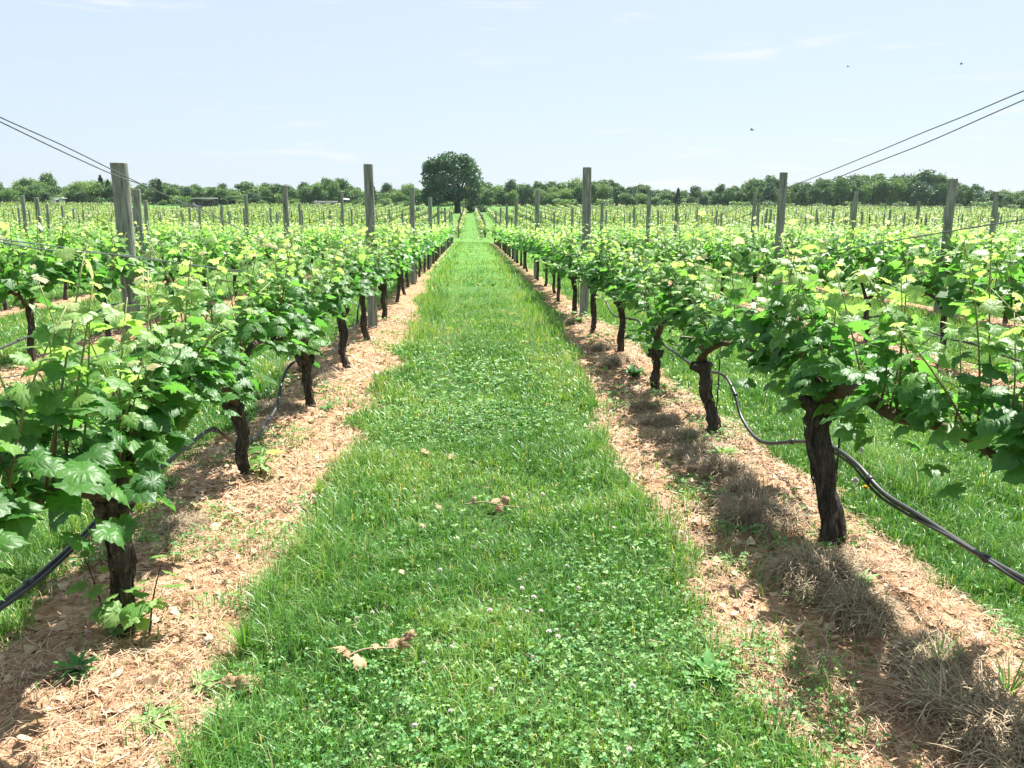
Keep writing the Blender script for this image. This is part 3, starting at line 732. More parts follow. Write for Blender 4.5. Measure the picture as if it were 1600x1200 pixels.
# straw litter on the bare strips
G = Geo()
for (y0, y1, dens, w) in [(1.0, 3.4, 6500, .0026), (3.4, 6.5, 3200, .0042), (6.5, 13, 650, .009)]:
    x, y = scatter_xy(g, y0, y1, dens, lambda x, y: np.clip(strip_mask(x, y)+.015, 0, 1)*np.clip((fbm(x*3, y*3, 17)-.18)*2.2, .15, 1)); n = len(x)
    L_ = g.uniform(.018, .085, n)*(1 if y0 < 6 else 1.6); az = g.uniform(0, 6.28, n); d = np.stack([np.cos(az), np.sin(az), g.normal(.08, .22, n)], 1)
    s = np.stack([-np.sin(az), np.cos(az), g.normal(0, .3, n)], 1)*(w*g.uniform(.4, 1.3, n)/2)[:, None]
    p = np.stack([x, y, gz(x, y)+g.uniform(.002, .028, n)], 1); bend = np.stack([-np.sin(az), np.cos(az), .6+0*az], 1)*(L_*g.normal(0, .14, n))[:, None]
    a = p-d*(L_/2)[:, None]; b = p+bend; c = p+d*(L_/2)[:, None]
    V = np.stack([a-s, a+s, b-s, b+s, c-s*.5, c+s*.5], 1); F = np.array([[0, 1, 3, 2], [2, 3, 5, 4]])
    G.add(V.reshape(-1, 3), (F[None]+(np.arange(n)*6)[:, None, None]).reshape(-1, 4), np.repeat(np.clip(g.normal(.5, .27, n), 0, 1), 6))
x, y = scatter_xy(g, 1.0, 8, 200, lambda x, y: strip_mask(x, y)); n = len(x)
G.add(*scatter(LEAF_MD, np.stack([x, y, gz(x, y)+.012], 1), np.stack([g.normal(0, 1, n), g.normal(0, 1, n), g.normal(0, .25, n)], 1), g.normal(0, .45, (n, 3))+[0, 0, 1], g.uniform(.012, .04, n), g.uniform(.2, 1, n), g.uniform(-2, 3, n)))
o = ob('straw_litter', G.mesh('straw_litter', M['straw'])); tag(o, 'dry straw and crumbled leaf litter on the bare strips', 'straw', kind='stuff')

# ------------------------------------------------------------------ dry tussocks, weeds, flowers, cuttings
def tussock_mesh(seed, n=2600, R_=.16, H=.13):
    g = np.random.default_rng(seed); az = g.uniform(0, 6.28, n); rr = R_*np.sqrt(g.random(n))*.75
    base = np.stack([np.cos(az)*rr, np.sin(az)*rr, H*.55*(1-(rr/R_)**2)*g.random(n)], 1)
    az2 = az+g.normal(0, 1.5, n); ln = g.uniform(.03, .12, n)*R_/.16; el = g.normal(.25, .45, n); k_ = 1+.35*np.sin(az*2+seed)+.2*np.sin(az*5+seed*2); base[:, :2] *= k_[:, None]; base[:, 2] += .02*np.sin(base[:, 0]*40+seed)*np.cos(base[:, 1]*35)+.015
    d = np.stack([np.cos(az2)*np.cos(el), np.sin(az2)*np.cos(el), np.sin(el)], 1); s = np.stack([-np.sin(az2), np.cos(az2), 0*az2], 1)*(g.uniform(.0006, .0015, n))[:, None]
    m = base+d*(ln*.55)[:, None]; t = base+d*ln[:, None]-np.array([0, 0, 1.])*(ln*g.uniform(.1, .55, n))[:, None]; t[:, 2] = np.maximum(t[:, 2], .004)
    V = np.stack([base-s, base+s, m-s, m+s, t], 1); F = np.array([[0, 1, 3], [0, 3, 2], [2, 3, 4]])
    return mesh_from('dry_tussock', V.reshape(-1, 3), (F[None]+(np.arange(n)*5)[:, None, None]).reshape(-1, 3), M['hay'], np.repeat(g.random(n), 5))
tm = [tussock_mesh(s, 2600, .16+.02*s, .13+.02*s) for s in range(3)]
tus = [(1275, 905, 1.25, 'large shaded tussock of dry grass before the thick bent trunk'), (1340, 955, 1.1, 'flattened dry tussock in the shade at the lower right'), (1185, 812, 1.1, 'dry tussock in the strip left of the thick bent trunk'),
       (1160, 775, 1.0, 'dry tussock just behind the one left of the bent trunk'), (1128, 742, 1.0, 'shaggy dry tussock below the second clear right trunk'), (1075, 690, 1.05, 'dry tussock left of the second clear right trunk'),
       (1035, 665, .95, 'dry tussock beside the short right trunk'), (1005, 640, .9, 'low dry tussock in front of the short right trunk'), (960, 568, .95, 'dry tussock under the fourth right vine'), (940, 548, .9, 'small dry tussock close to the right post'),
       (893, 505, .9, 'dry tussock at the foot of the right post'), (1560, 1165, 1.35, 'big grey dry tussock in the bottom right corner'), (1450, 1035, .8, 'thin dry tussock in the shaded strip at lower right'), (285, 830, .85, 'single dry tussock behind the thick left trunk'),
       (440, 640, .85, 'dry grass clump right of the second left trunk'), (505, 590, .9, 'tall dry grass clump between left row trunks'), (470, 575, .8, 'pale dry clump behind the third left trunk'), (1095, 712, .9, 'dry tussock bridging two others on the right strip')]
for q, (px, py, s, lab) in enumerate(tus):
    x, y = on_ground(px, py); o = ob('dry_tussock', tm[q % 3], None, (x, y, float(gz(x, y))-.01)); o.rotation_euler = (0, 0, q*1.3); o.scale = (s*float(rng.uniform(.75, 1.2)), s*float(rng.uniform(.75, 1.2)), s*float(rng.uniform(.62, .95)))
    tag(o, lab, 'dry grass', 'dry grass tussocks')
def rosette(seed, n, L, W_, el0, mat, tint=(.3, .7), arch=.5):
    g = np.random.default_rng(seed); G = Geo()
    for i in range(n):
        az = i*2.4+g.normal(0, .3); el = el0*g.uniform(.5, 1.2); l = L*g.uniform(.6, 1.15); t = np.linspace(0, 1, 6)
        r = l*t*math.cos(el); z = l*(t*math.sin(el)-arch*t**2*.6)+.004
        z = np.maximum(z, .003); w = W_*np.sin(np.minimum(t*1.15+.1, 1)*math.pi*.98)**.8*g.uniform(.7, 1.2)
        c, s = math.cos(az), math.sin(az); C = np.stack([c*r, s*r, z], 1); Sx = np.stack([-s*w/2, c*w/2, .18*w+0*t], 1); Sy = np.stack([s*w/2, -c*w/2, .18*w+0*t], 1)
        V = np.stack([C+Sx, C, C+Sy], 1).reshape(-1, 3); F = []
        for k in range(5): F += [[k*3, k*3+1, k*3+4, k*3+3], [k*3+1, k*3+2, k*3+5, k*3+4]]
        G.add(V, np.array(F), g.uniform(*tint))
    return G
weeds = [('weed', 1112, 1062, rosette(1, 16, .13, .034, .8, 0), 'clover', 'broad-leaved dark green dock weed at the right edge of the path'),
         ('weed', 240, 1130, rosette(2, 18, .11, .020, .5, 0, (.8, 1)), 'clover', 'bright pale green star-shaped weed at the lower left'),
         ('weed', 460, 925, rosette(3, 14, .09, .014, .7, 0, (.7, 1)), 'clover', 'small pale rosette weed at the left edge of the path'),
         ('weed', 990, 590, rosette(4, 26, .20, .05, .9, 0, (.0, .4)), 'clover', 'dark leafy weed beside the short right trunk'),
         ('weed', 1130, 715, rosette(5, 20, .16, .03, .8, 0, (.7, 1)), 'clover', 'pale leafy weed at the foot of the second clear right trunk'),
         ('weed', 905, 705-200, rosette(6, 18, .14, .04, .8, 0, (.3, .8)), 'clover', 'leafy weed by the right post'),
         ('weed', 510, 600+40, rosette(7, 14, .10, .03, .6, 0, (.2, .6)), 'clover', 'small dark weed by the third left trunk'),
         ('weed', 1340, 915, rosette(8, 22, .12, .02, .6, 0, (.7, 1)), 'clover', 'feathery pale weed right of the big shaded tussock'),
         ('weed', 120, 1050, rosette(9, 22, .10, .02, .6, 0, (.0, .5)), 'clover', 'dark weed in the shade at the lower left'),
         ('weed', 320, 1070, rosette(10, 24, .09, .02, .5, 0, (.5, 1)), 'clover', 'flat green weed beside the tall grass tuft'),
         ('grass_tuft', 385, 1025, rosette(21, 90, .20, .0055, 1.35, 0, (.25, .6), .35), 'grass', 'tall dark green grass tuft at the left edge of the path'),
         ('grass_tuft', 1470, 1120, rosette(22, 9, .22, .011, 1.0, 0, (.55, .75), .7), 'grass', 'arching bright grass blades at the lower right'),
         ('grass_tuft', 1465, 1045, rosette(23, 16, .20, .007, 1.3, 0, (.3, .6), .4), 'grass', 'upright green tuft in the right strip'),
         ('grass_tuft', 1575, 1090, rosette(24, 14, .24, .007, 1.2, 0, (.3, .7), .5), 'grass', 'wispy grass tuft near the right edge of the picture'),
         ('grass_tuft', 1258, 950, rosette(25, 5, .17, .009, 1.3, 0, (.4, .6), .4), 'grass', 'few single blades growing through the big tussock'),
         ('grass_tuft', 880, 630, rosette(26, 70, .17, .005, 1.35, 0, (.4, .7), .35), 'grass', 'taller grass tuft at the right side of the path'),
         ('grass_tuft', 500, 775, rosette(27, 60, .15, .005, 1.35, 0, (.5, .75), .35), 'grass', 'olive grass tuft at the left side of the path'),
         ('grass_tuft', 1180, 905, rosette(28, 5, .17, .007, 1.3, 0, (.7, .9), .4), 'grass', 'pale tall blades left of the shaded tussock')]
for nm, px, py, G_, mt, lab in weeds:
    x, y = on_ground(px, py); o = ob(nm, G_.mesh(nm, M[mt]), None, (x, y, float(gz(x, y)))); tag(o, lab, 'weed' if nm == 'weed' else 'grass tuft', 'weeds on the strips' if nm == 'weed' else 'grass tufts')
# base suckers of the first left vine
def sucker(px, py, hts, lab, seed, spread=.12):
    g = np.random.default_rng(seed); x, y = on_ground(px, py); e = ob('vine_sucker', None, None, (x, y, float(gz(x, y)))); tag(e, lab, 'vine sucker', 'vine suckers')
    for h, ax, ay in hts:
        P = smooth_path([(0, 0, -.02), (ax*.4, ay*.4, h*.5), (ax, ay, h)], 5); s = ob('stem', Geo().add(*tube(P, np.linspace(.004, .0015, len(P)), 5), .1).mesh('stem', M['cane'], True), e)
        n = 6; t = np.linspace(.35, 1, n); pos = np.stack([np.interp(t, np.linspace(0, 1, len(P)), P[:, c]) for c in range(3)], 1); az = np.arange(n)*2.6+seed
        sd = np.stack([np.cos(az), np.sin(az), 0*az], 1)
        ob('leaves', Geo().add(*scatter(LEAF_HD, pos+sd*.03, sd+[0, 0, -.2], g.normal(0, .3, (n, 3))+[0, 0, 1.], g.uniform(.035, .085, n), g.uniform(.3, .7, n), g.uniform(.5, 1.5, n))).mesh('leaves', M['vine_leaf']), e)
sucker(205, 990, [(.17, .02, -.05), (.14, .08, -.07), (.19, -.03, -.04)], 'leafy sucker shoots in front of the foot of the thick left trunk', 3)
sucker(170, 985, [(.30, -.06, .0)], 'thin sucker stem with dark leaves left of the thick left trunk', 5)
sucker(232, 992, [(.26, .06, .02)], 'reddish sucker stem with leaves right of the thick left trunk', 8)
sucker(405, 745, [(.16, .04, .0), (.12, .06, .03)], 'small sucker beside the second trunk of the left row', 9)
# clover flowers
def flower_mesh():
    G = Geo(); g = np.random.default_rng(2); n = 60; z = g.uniform(-.4, 1, n); a = g.uniform(0, 6.28, n); r = np.sqrt(np.maximum(0, 1-z*z)); d = np.stack([r*np.cos(a), r*np.sin(a), z], 1)
    G.add(*scatter(leaflet, d*.002+[0, 0, .062], d, g.normal(0, 1, (n, 3)), g.uniform(.007, .011, n), g.random(n))); return G
fmesh = flower_mesh().mesh('flower_head', M['petal']); smesh = Geo().add(*tube([(0, 0, -.01), (.003, 0, .03), (0, 0, .062)], .0011, 4), .5).mesh('flower_stem', M['stem'])
fl = [(812, 911), (808, 928), (826, 963), (812, 965), (843, 968), (834, 950), (888, 893), (899, 926), (659, 1045), (867, 1013), (822, 1038), (838, 1040), (630, 998), (575, 964), (560, 976), (769, 1091), (710, 1022), (651, 1156),
      (872, 992), (860, 1001), (845, 780), (1010, 795), (690, 900), (700, 1130), (985, 1090), (1350, 715), (1335, 680), (1315, 745), (1065, 838), (960, 830), (935, 640), (600, 700), (985, 1190), (770, 965)]
for q, (px, py) in enumerate(fl):
    x, y = on_ground(px, py+12); e = ob('clover_flower', None, None, (x, y, float(gz(x, y))+.012)); s = float(rng.uniform(.55, .95)); e.scale = (s, s, s); e.rotation_euler = (float(rng.normal(0, .2)), float(rng.normal(0, .2)), q)
    ob('flower_head', fmesh, e); ob('stem', smesh, e); tag(e, 'pinkish white clover flower standing in the grass', 'flower', 'clover flowers in the grass')
def puff_mesh(R_=.016, n=160):
    g = np.random.default_rng(4); z = g.uniform(-1, 1, n); a = g.uniform(0, 6.28, n); r = np.sqrt(1-z*z); d = np.stack([r*np.cos(a), r*np.sin(a), z], 1)
    return Geo().add(*scatter(leaflet, d*R_*.3+[0, 0, .16], d, g.normal(0, 1, (n, 3)), np.full(n, R_*.8), g.random(n)))
pm = puff_mesh().mesh('seed_head', M['puff']); yg = Geo(); n = 70; a = np.linspace(0, 60, n); d = np.stack([np.cos(a), np.sin(a), np.linspace(.1, 1.6, n)], 1)
yg.add(*scatter(leaflet, d*[.001, .001, .001]+[0, 0, .09], d, np.tile([[0, 0, 1.]], (n, 1))+.01, np.full(n, .016), np.zeros(n))); ym = yg.mesh('flower_head', M['yellow'])
dst = Geo().add(*tube([(0, 0, -.01), (.004, 0, .08), (0, 0, .16)], .0016, 5), .6).mesh('stem', M['stem']); dst2 = Geo().add(*tube([(0, 0, -.01), (.004, 0, .05), (0, 0, .09)], .0018, 5), .6).mesh('stem', M['stem'])
for (px, py, yl, lab) in [(1317, 690, 0, 'round dandelion seed head standing tall beside the bent right trunk'), (1341, 745, 0, 'fluffy dandelion seed head behind the right drip hose'), (1331, 800, 0, 'white dandelion seed head next to the yellow dandelion'), (1350, 790, 1, 'yellow dandelion flower at the foot of the bent right trunk'), (1293, 735, 0, 'half hidden dandelion seed head behind the training rod')]:
    x, y = on_ground(px, py); e = ob('dandelion', None, None, (x, y, float(gz(x, y)))); ob('flower_head' if yl else 'seed_head', ym if yl else pm, e); ob('stem', dst2 if yl else dst, e); tag(e, lab, 'dandelion', 'dandelions by the right row')
# withered vine cuttings in the path
def cutting(px, py, ang, L, leaves, lab, seed):
    g = np.random.default_rng(seed); x, y = on_ground(px, py); e = ob('vine_cutting', None, None, (x, y, float(gz(x, y))+.045)); e.rotation_euler = (0, 0, ang); tag(e, lab, 'vine cutting', 'withered vine cuttings')
    P = smooth_path([(-L/2, 0, 0), (-L/6, .012, .015), (L/5, -.008, .012), (L/2, .01, .004)], 5); ob('stem', Geo().add(*tube(P, np.linspace(.004, .002, len(P)), 5), .6).mesh('stem', M['hay'], True), e)
    for (u, v, s, az, el, cu) in leaves:
        p = np.array([[u*L, v, .012]]); d = np.array([[math.cos(az)*math.cos(el), math.sin(az)*math.cos(el), math.sin(el)]])
        ob('withered_leaf', Geo().add(*scatter(LEAF_HD, p, d, np.array([[g.normal(0, .9), -.6, .6]]), np.array([s*.62]), np.array([g.uniform(.3, 1)]), np.array([cu]))).mesh('withered_leaf', M['dead_leaf']), e)
cutting(590, 1040, .35, .24, [(-.4, 0, .08, 1.9, .7, 3.5), (.0, .0, .055, 1.2, .2, 3), (.2, 0, .07, .8, .5, 2.6), (.3, .01, .06, -1.2, .1, 3.2), (.45, .02, .065, 1.1, .9, 3.6), (-.25, -.03, .085, -1.9, .1, 2.4)], 'withered vine cutting with curled leaves at the lower left of the path', 3)
cutting(770, 805, -.25, .28, [(-.35, .01, .06, 2.2, .5, 2.8), (.0, .03, .075, 1.3, .3, 2), (.15, .03, .08, .6, .4, 2.4), (.1, -.03, .075, -1.1, .1, 2.4)], 'pale withered vine cutting in the middle of the path', 5)
cutting(352, 1098, .1, .10, [(.0, 0, .085, .2, .1, 1.6), (.3, .01, .07, -.6, .1, 2)], 'pale flat withered leaves at the bottom left', 6)
for q, (px, py, s, lab) in enumerate([(708, 722, .085, 'curled pale dead leaf lying far up the path'), (664, 712, .06, 'small curled dead leaf left of the pale one'), (685, 800, .035, 'tiny dead leaf beside the middle cutting'), (660, 830, .035, 'small pale dead leaf near the left side of the path'), (390, 1075, .08, 'orange dead leaf beside the flat pale leaves'), (628, 903, .03, 'small brown dead leaf in the clover')]):
    x, y = on_ground(px, py); o = ob('dead_leaf', Geo().add(*scatter(LEAF_HD, np.array([[0, -.5*s, .028]]), np.array([[.3, 1, .2]]), np.array([[.3, -.5, 1]]), np.array([s]), np.array([.5+.08*q]), np.array([2.6]))).mesh('dead_leaf', M['dead_leaf']), None, (x, y, float(gz(x, y)))); tag(o, lab, 'dead leaf', 'dead leaves on the path')
# pale clods and stones
for q, (px, py, s) in enumerate([(325, 1000, .018), (495, 717, .018), (320, 1003, .013), (175, 1010, .016), (545, 640, .014), (1010, 700, .014), (1170, 880, .014), (1205, 1020, .018), (1100, 880, .013), (1330, 905, .013)]):
    x, y = on_ground(px, py); g = np.random.default_rng(q); P = [(0, 0, -s*.6), (0, 0, -s*.2), (.1*s, 0, s*.25), (0, 0, s*.6)]
    o = ob('stone', Geo().add(*tube(P, [s*.4, s, s*.9, s*.4], 8, .35, q)).mesh('stone', M['stone'], True), None, (x, y, float(gz(x, y))+s*.2)); tag(o, 'small pale stone lying on the bare strip', 'stone', 'stones on the strips')

# ------------------------------------------------------------------ trees
def tree_geo(seed, H=9, Rw=4, low=.12, n=5200, leaf=.42, lobes=24, trunk=.22, kind='round'):
    g = np.random.default_rng(seed); tr = Geo(); tz = H*low
    tr.add(*tube([(0, 0, -.3), (.05*Rw*g.normal(), 0, H*.2), (.06*Rw*g.normal(), .05*Rw, H*.45)], [trunk*1.3, trunk, trunk*.7], 8, .2, seed)); cents = []
    if kind == 'conifer':
        t = g.random(n)**.7; z = tz+(H-tz)*t; tier = .72+.28*np.sin(z*4.2+seed); r = Rw*(1-t)**.85*tier*np.sqrt(g.uniform(.25, 1, n)); a = g.uniform(0, 6.28, n)
        pos = np.stack([r*np.cos(a), r*np.sin(a), z], 1); d = np.stack([np.cos(a), np.sin(a), g.normal(-.1, .4, n)], 1)
        tr.add(*tube([(0, 0, H*.4), (0, 0, H*.97)], [trunk*.7, .03], 6)); up = g.normal(0, .4, (n, 3))+[0, 0, 1]
        return tr, Geo().add(*scatter(LEAF_LO, pos, d, up, g.uniform(.6, 1.2, n)*leaf, np.clip(t*.4+g.random(n)*.5, 0, 1)))
    for i in range(lobes):
        t = (i+.5)/lobes; z = tz+(H-tz)*(.10+.80*g.random()); prof = math.sin(math.pi*min(.98, max(.12, ((z-tz)/(H-tz))*.80+.14)))**.6
        a = i*2.4+g.normal(0, .3); rr = Rw*prof*g.uniform(.35, .78); s = Rw*g.uniform(.17, .38)
        cents.append((rr*math.cos(a), rr*math.sin(a), min(z, H-s*.7), s))
    cents.append((0, 0, H-Rw*.42, Rw*.42)); cents.append((0, 0, H*.6, Rw*.5))
    for c in cents[:9]:
        tr.add(*tube([(0, 0, H*.22), (c[0]*.45, c[1]*.45, (c[2]+H*.2)*.5), (c[0]*.9, c[1]*.9, c[2])], [trunk*.5, trunk*.3, .04], 5))
    C = np.array(cents); w = C[:, 3]**2; ci = g.choice(len(C), n, p=w/w.sum()); v = norm(g.normal(0, 1, (n, 3))); rad = C[ci, 3]*(.62+.42*g.random(n))*(1+.22*np.sin(v[:, 0]*7+ci)*np.sin(v[:, 2]*6+ci*2))
    pos = C[ci, :3]+v*rad[:, None]*[1, 1, .82]; pos[:, 2] = np.maximum(pos[:, 2], .15)
    tw = g.random(n) < .06; pos[tw] += v[tw]*leaf*1.6
    d = v*.6+g.normal(0, .7, (n, 3)); up = g.normal(0, .6, (n, 3))+v*.5+[0, 0, .6]
    tint = np.clip(.5+.28*np.sin(ci*2.3)+g.normal(0, .16, n), 0, 1)
    return tr, Geo().add(*scatter(LEAF_LO, pos, d, up, g.uniform(.55, 1.3, n)*leaf, tint))
def make_tree(name, seed, lm, **kw):
    e = ob(name, None); a, b = tree_geo(seed, **kw); ob('trunk', a.mesh('trunk', M['tree_bark'], True), e); ob('crown', b.mesh('crown', M[lm]), e); return e
# the lone big tree: crown wide and dense, hanging nearly to the ground on both sides
bt = ob('broadleaf_tree', None); g = np.random.default_rng(77)
tr = Geo(); tr.add(*tube([(1.9, 0, -.4), (1.8, 0, 1.5), (1.7, 0, 3.6), (1.4, 0, 6.5)], [1.0, .78, .74, .5], 12, .15, 3)); cents = []
for i in range(64):
    z = g.uniform(0, 1); zz = 3.4+z*10.0; pr = math.sqrt(max(0, 1-((zz-7.0)/8.3)**2))
    a = i*2.4; rr = 7.6*pr*g.uniform(.62, .92); cents.append((rr*math.cos(a), rr*math.sin(a)*.9, zz, g.uniform(1.3, 2.3)))
for (cx, cz, s) in [(-7.2, 4.4, 1.4), (-5.2, 3.0, 1.7), (-5.6, 5.2, 1.9), (-3.2, 3.6, 1.6), (6.3, 3.1, 1.5), (6.6, 4.8, 1.5), (5.2, 2.4, 1.2), (6.0, 6.5, 1.7), (-7.9, 3.6, .9), (0, 14.0, 1.5), (-1.5, 13.4, 1.8), (1.8, 13.2, 1.7), (4.2, 11.6, 1.6), (-4.4, 11.8, 1.5)]: cents.append((cx, g.normal(0, 1), cz, s))
for c in cents[::3]: tr.add(*tube([(1.6, 0, 3.2), (c[0]*.5+.8, c[1]*.5, (c[2]+3.8)*.5), (c[0]*.92, c[1]*.92, c[2])], [.34, .2, .05], 5))
C = np.array(cents); n = 20000; w = C[:, 3]**2; ci = g.choice(len(C), n, p=w/w.sum()); v = norm(g.normal(0, 1, (n, 3))); rad = C[ci, 3]*(.6+.45*g.random(n))*(1+.2*np.sin(v[:, 0]*8+ci)*np.sin(v[:, 2]*7))
pos = C[ci, :3]+v*rad[:, None]*[1, 1, .75]
hole = ((pos[:, 0]-3.4)/2.0)**2+((pos[:, 2]-6.8)/1.5)**2 < 1; keep = ~(hole & (g.random(n) < .80)); keep &= ~((np.abs(pos[:, 0]-3.3) < 1.5) & (pos[:, 2] < 4.6) & (g.random(n) < .92)) & ~((np.abs(pos[:, 0]+.6) < 2.2) & (pos[:, 2] < 2.9))
pos, v, ci = pos[keep], v[keep], ci[keep]; n = len(pos)
ob('trunk', tr.mesh('trunk', M['tree_bark'], True), bt)
ob('crown', Geo().add(*scatter(LEAF_LO, pos, v*.6+g.normal(0, .7, (n, 3)), g.normal(0, .5, (n, 3))+v*.5+[0, 0, .6], g.uniform(.3, .62, n), np.clip(.4+.3*np.sin(ci*2.3)+g.normal(0, .15, n), 0, 1))).mesh('crown', M['tree_dark']), bt)
p = at_depth(704, 300, 206); bt.location = (p.x, 206, float(profile(206))-.3); bt.scale = (.95, .95, .99)
tag(bt, 'large dark round-crowned tree standing alone at the end of the path', 'tree')
# treeline
prof_px = [(-60, 285), (0, 285), (40, 279), (60, 277), (110, 291), (150, 275), (175, 280), (200, 290), (250, 280), (310, 282), (380, 290), (430, 284), (470, 286), (520, 276), (560, 291), (600, 293), (640, 288), (680, 288), (760, 286), (800, 284), (850, 280),
           (880, 286), (940, 275), (960, 284), (1000, 290), (1060, 298), (1100, 290), (1160, 284), (1210, 275), (1240, 283), (1280, 284), (1300, 278), (1350, 273), (1460, 273), (1490, 288), (1600, 293), (1680, 293)]
kinds = [('leafy_tree', 'tree_leaf', dict(H=9, Rw=4.4, low=.05), 'mid green bushy tree'), ('leafy_tree', 'tree_light', dict(H=9, Rw=4.6, low=.04), 'light green rounded tree'), ('leafy_tree', 'tree_leaf', dict(H=10, Rw=3.9, low=.10, lobes=20), 'tall mid green tree'),
         ('leafy_tree', 'tree_light', dict(H=8, Rw=4.8, low=.03, lobes=12), 'low spreading light green tree'), ('leafy_tree', 'tree_dark', dict(H=9, Rw=4.2, low=.05), 'dark green tree'), ('conifer_tree', 'tree_dark', dict(H=10, Rw=3.3, low=.06, kind='conifer', n=4200), 'pointed dark conifer'),
         ('leafy_tree', 'tree_leaf', dict(H=9, Rw=4.5, low=.16, lobes=11), 'open-crowned mid green tree')]
protoT = [make_tree(nm, 500+i, lm, n=kw.pop('n', 5200), leaf=.40, **kw) for i, (nm, lm, kw, lb) in enumerate(kinds)]; Hs = [9, 9, 10, 8, 9, 10, 9]; usedt = set()
tc_ = {}
def place_tree(s, px, Y, topy, side_words, wid=1.):
    p = at_depth(px, topy, Y); zb = float(profile(Y)); H = max(2.5, p.z-zb)
    if s not in usedt: usedt.add(s); e = protoT[s]
    else: e = copy_tree(protoT[s])
    f = H/Hs[s]; wsc = max(f, .75)*wid*float(rng.uniform(.7, 1.15))
    e.location = (p.x, Y, zb-.15); e.scale = (wsc, wsc, f); e.rotation_euler = (0, 0, float(rng.uniform(0, 6.28)))
    tag(e, kinds[s][3]+' '+side_words, 'tree', kinds[s][3]+'s '+side_words)
for rank, (Y, step, dy, wd) in enumerate([(252, 20, 9, .95), (264, 20, 3, 1.1), (280, 20, 1, 1.15)]):
    px = -50+rank*9
    while px < 1660:
        top = np.interp(px, *zip(*prof_px))+dy+float(rng.normal(2, 4)); Yk = Y+(-6 if px < 200 else 0)+float(rng.normal(0, 2))
        s = int(rng.choice([0, 1, 2, 3, 4, 6], p=[.26, .22, .14, .14, .10, .14])) if px < 1000 else int(rng.choice([0, 1, 2, 3, 4, 6], p=[.28, .10, .24, .06, .12, .20]))
        if not (rank == 0 and 640 < px < 780 and rng.random() < .5):
            w = ('front', 'middle', 'back')[rank]+' of the treeline '+('left of the lone tree' if px < 700 else 'right of the lone tree')
            place_tree(s, px, Yk, float(top), 'in the '+w, wd)
        px += step*float(rng.uniform(.75, 1.25))
for px, top in [(156, 273), (168, 280), (248, 279), (583, 289), (1060, 293)]:
    place_tree(5, px, 248, top, 'rising out of the treeline '+('left' if px < 700 else 'right')+' of the lone tree', 1.)
for s, e in enumerate(protoT):
    if s not in usedt:
        for c in list(e.children): bpy.data.objects.remove(c)
        bpy.data.objects.remove(e)
# low bushes along the foot of the treeline
bm_ = [tree_geo(600+s, H=2.6, Rw=2.6, low=.02, n=1100, leaf=.32, lobes=8, trunk=.05) for s in range(2)]
bmesh_ = [(a.mesh('trunk', M['tree_bark']), b.mesh('crown', M['tree_leaf'] if q else M['tree_light'])) for q, (a, b) in enumerate(bm_)]
px = -40.; q = 0
while px < 1650:
    p = at_depth(px, 318, 244+float(rng.uniform(-2, 3))); e = ob('bush', None, None, (p.x, p.y, float(profile(p.y))-.1)); s = float(rng.uniform(.4, 1.25)); e.scale = (s*1.2, s, s*float(rng.uniform(.5, .95))); e.rotation_euler = (0, 0, float(rng.uniform(0, 6)))
    ob('trunk', bmesh_[q % 2][0], e); ob('crown', bmesh_[q % 2][1], e); sd = 'left' if px < 700 else 'right'
    tag(e, ('light green' if q % 2 == 0 else 'mid green')+' low bush at the foot of the treeline, '+sd+' of the lone tree', 'bush', ('light' if q % 2 == 0 else 'mid')+' green bushes on the '+sd); q += 1
    px += float(rng.uniform(16, 60))
px = -40.
while px < 1650:
    p = at_depth(px, 318, 268+float(rng.uniform(-6, 6))); e = ob('bush', None, None, (p.x, p.y, float(profile(p.y))-.2)); s = float(rng.uniform(1.1, 1.7)); e.scale = (s*1.3, s, s); e.rotation_euler = (0, 0, float(rng.uniform(0, 6)))
    ob('trunk', bmesh_[1][0], e); ob('crown', bmesh_[1][1], e); sd = 'left' if px < 700 else 'right'
    tag(e, 'taller undergrowth bush filling the gaps between the treeline trunks, '+sd+' side', 'bush', 'undergrowth bushes on the '+sd); px += float(rng.uniform(16, 30))
for (px, lab) in [(735, 'dark low bush just right of the lone tree trunk'), (752, 'dark bush under the right side of the lone tree')]:
    p = at_depth(px, 325, 210); e = ob('bush', None, None, (p.x, 210, float(profile(210))-.1)); a, b = tree_geo(690+px, H=1.7, Rw=2.0, low=.02, n=1000, leaf=.3, lobes=8, trunk=.05); ob('trunk', a.mesh('trunk', M['tree_bark']), e); ob('crown', b.mesh('crown', M['tree_dark']), e); tag(e, lab, 'bush')

# ------------------------------------------------------------------ far small things at the left edge of the wood
def part(nm, parts, mat, parent):
    G = Geo()
    for q in parts: G.add(*q)
    return ob(nm, G.mesh(nm, M[mat]), parent)
p = at_depth(320, 322, 232); z0 = float(profile(232)); e = ob('open_shelter', None, None, (p.x, 232, z0)); tag(e, 'long low shelter with a thin pale flat roof before the left treeline', 'shelter')
part('roof', [box(0, 0, 2.45, 6.6, 3, .12), box(0, -1.53, 2.40, 6.7, .08, .26)], 'white_roof', e)
for a in (-3.1, 0, 3.1):
    for b in (-1.3, 1.3): part('support_post', [box(a, b, 1.2, .14, .14, 2.4)], 'wood_dark', e)
part('back_wall', [box(0, 1.42, 1.2, 6.3, .06, 2.0)], 'wood_dark', e)
p = at_depth(300, 328, 214); z0 = float(profile(214)); e = ob('parked_pickup', None, None, (p.x, 214, z0)); e.rotation_euler = (0, 0, .1); tag(e, 'dark pickup parked in front of the shelter beyond the vines', 'pickup')
bd = Geo()
prof_c = [(-2.6, .45), (2.6, .45), (2.65, .95), (1.2, 1.12), (.55, 1.68), (-.75, 1.72), (-.95, 1.12), (-2.6, 1.08)]
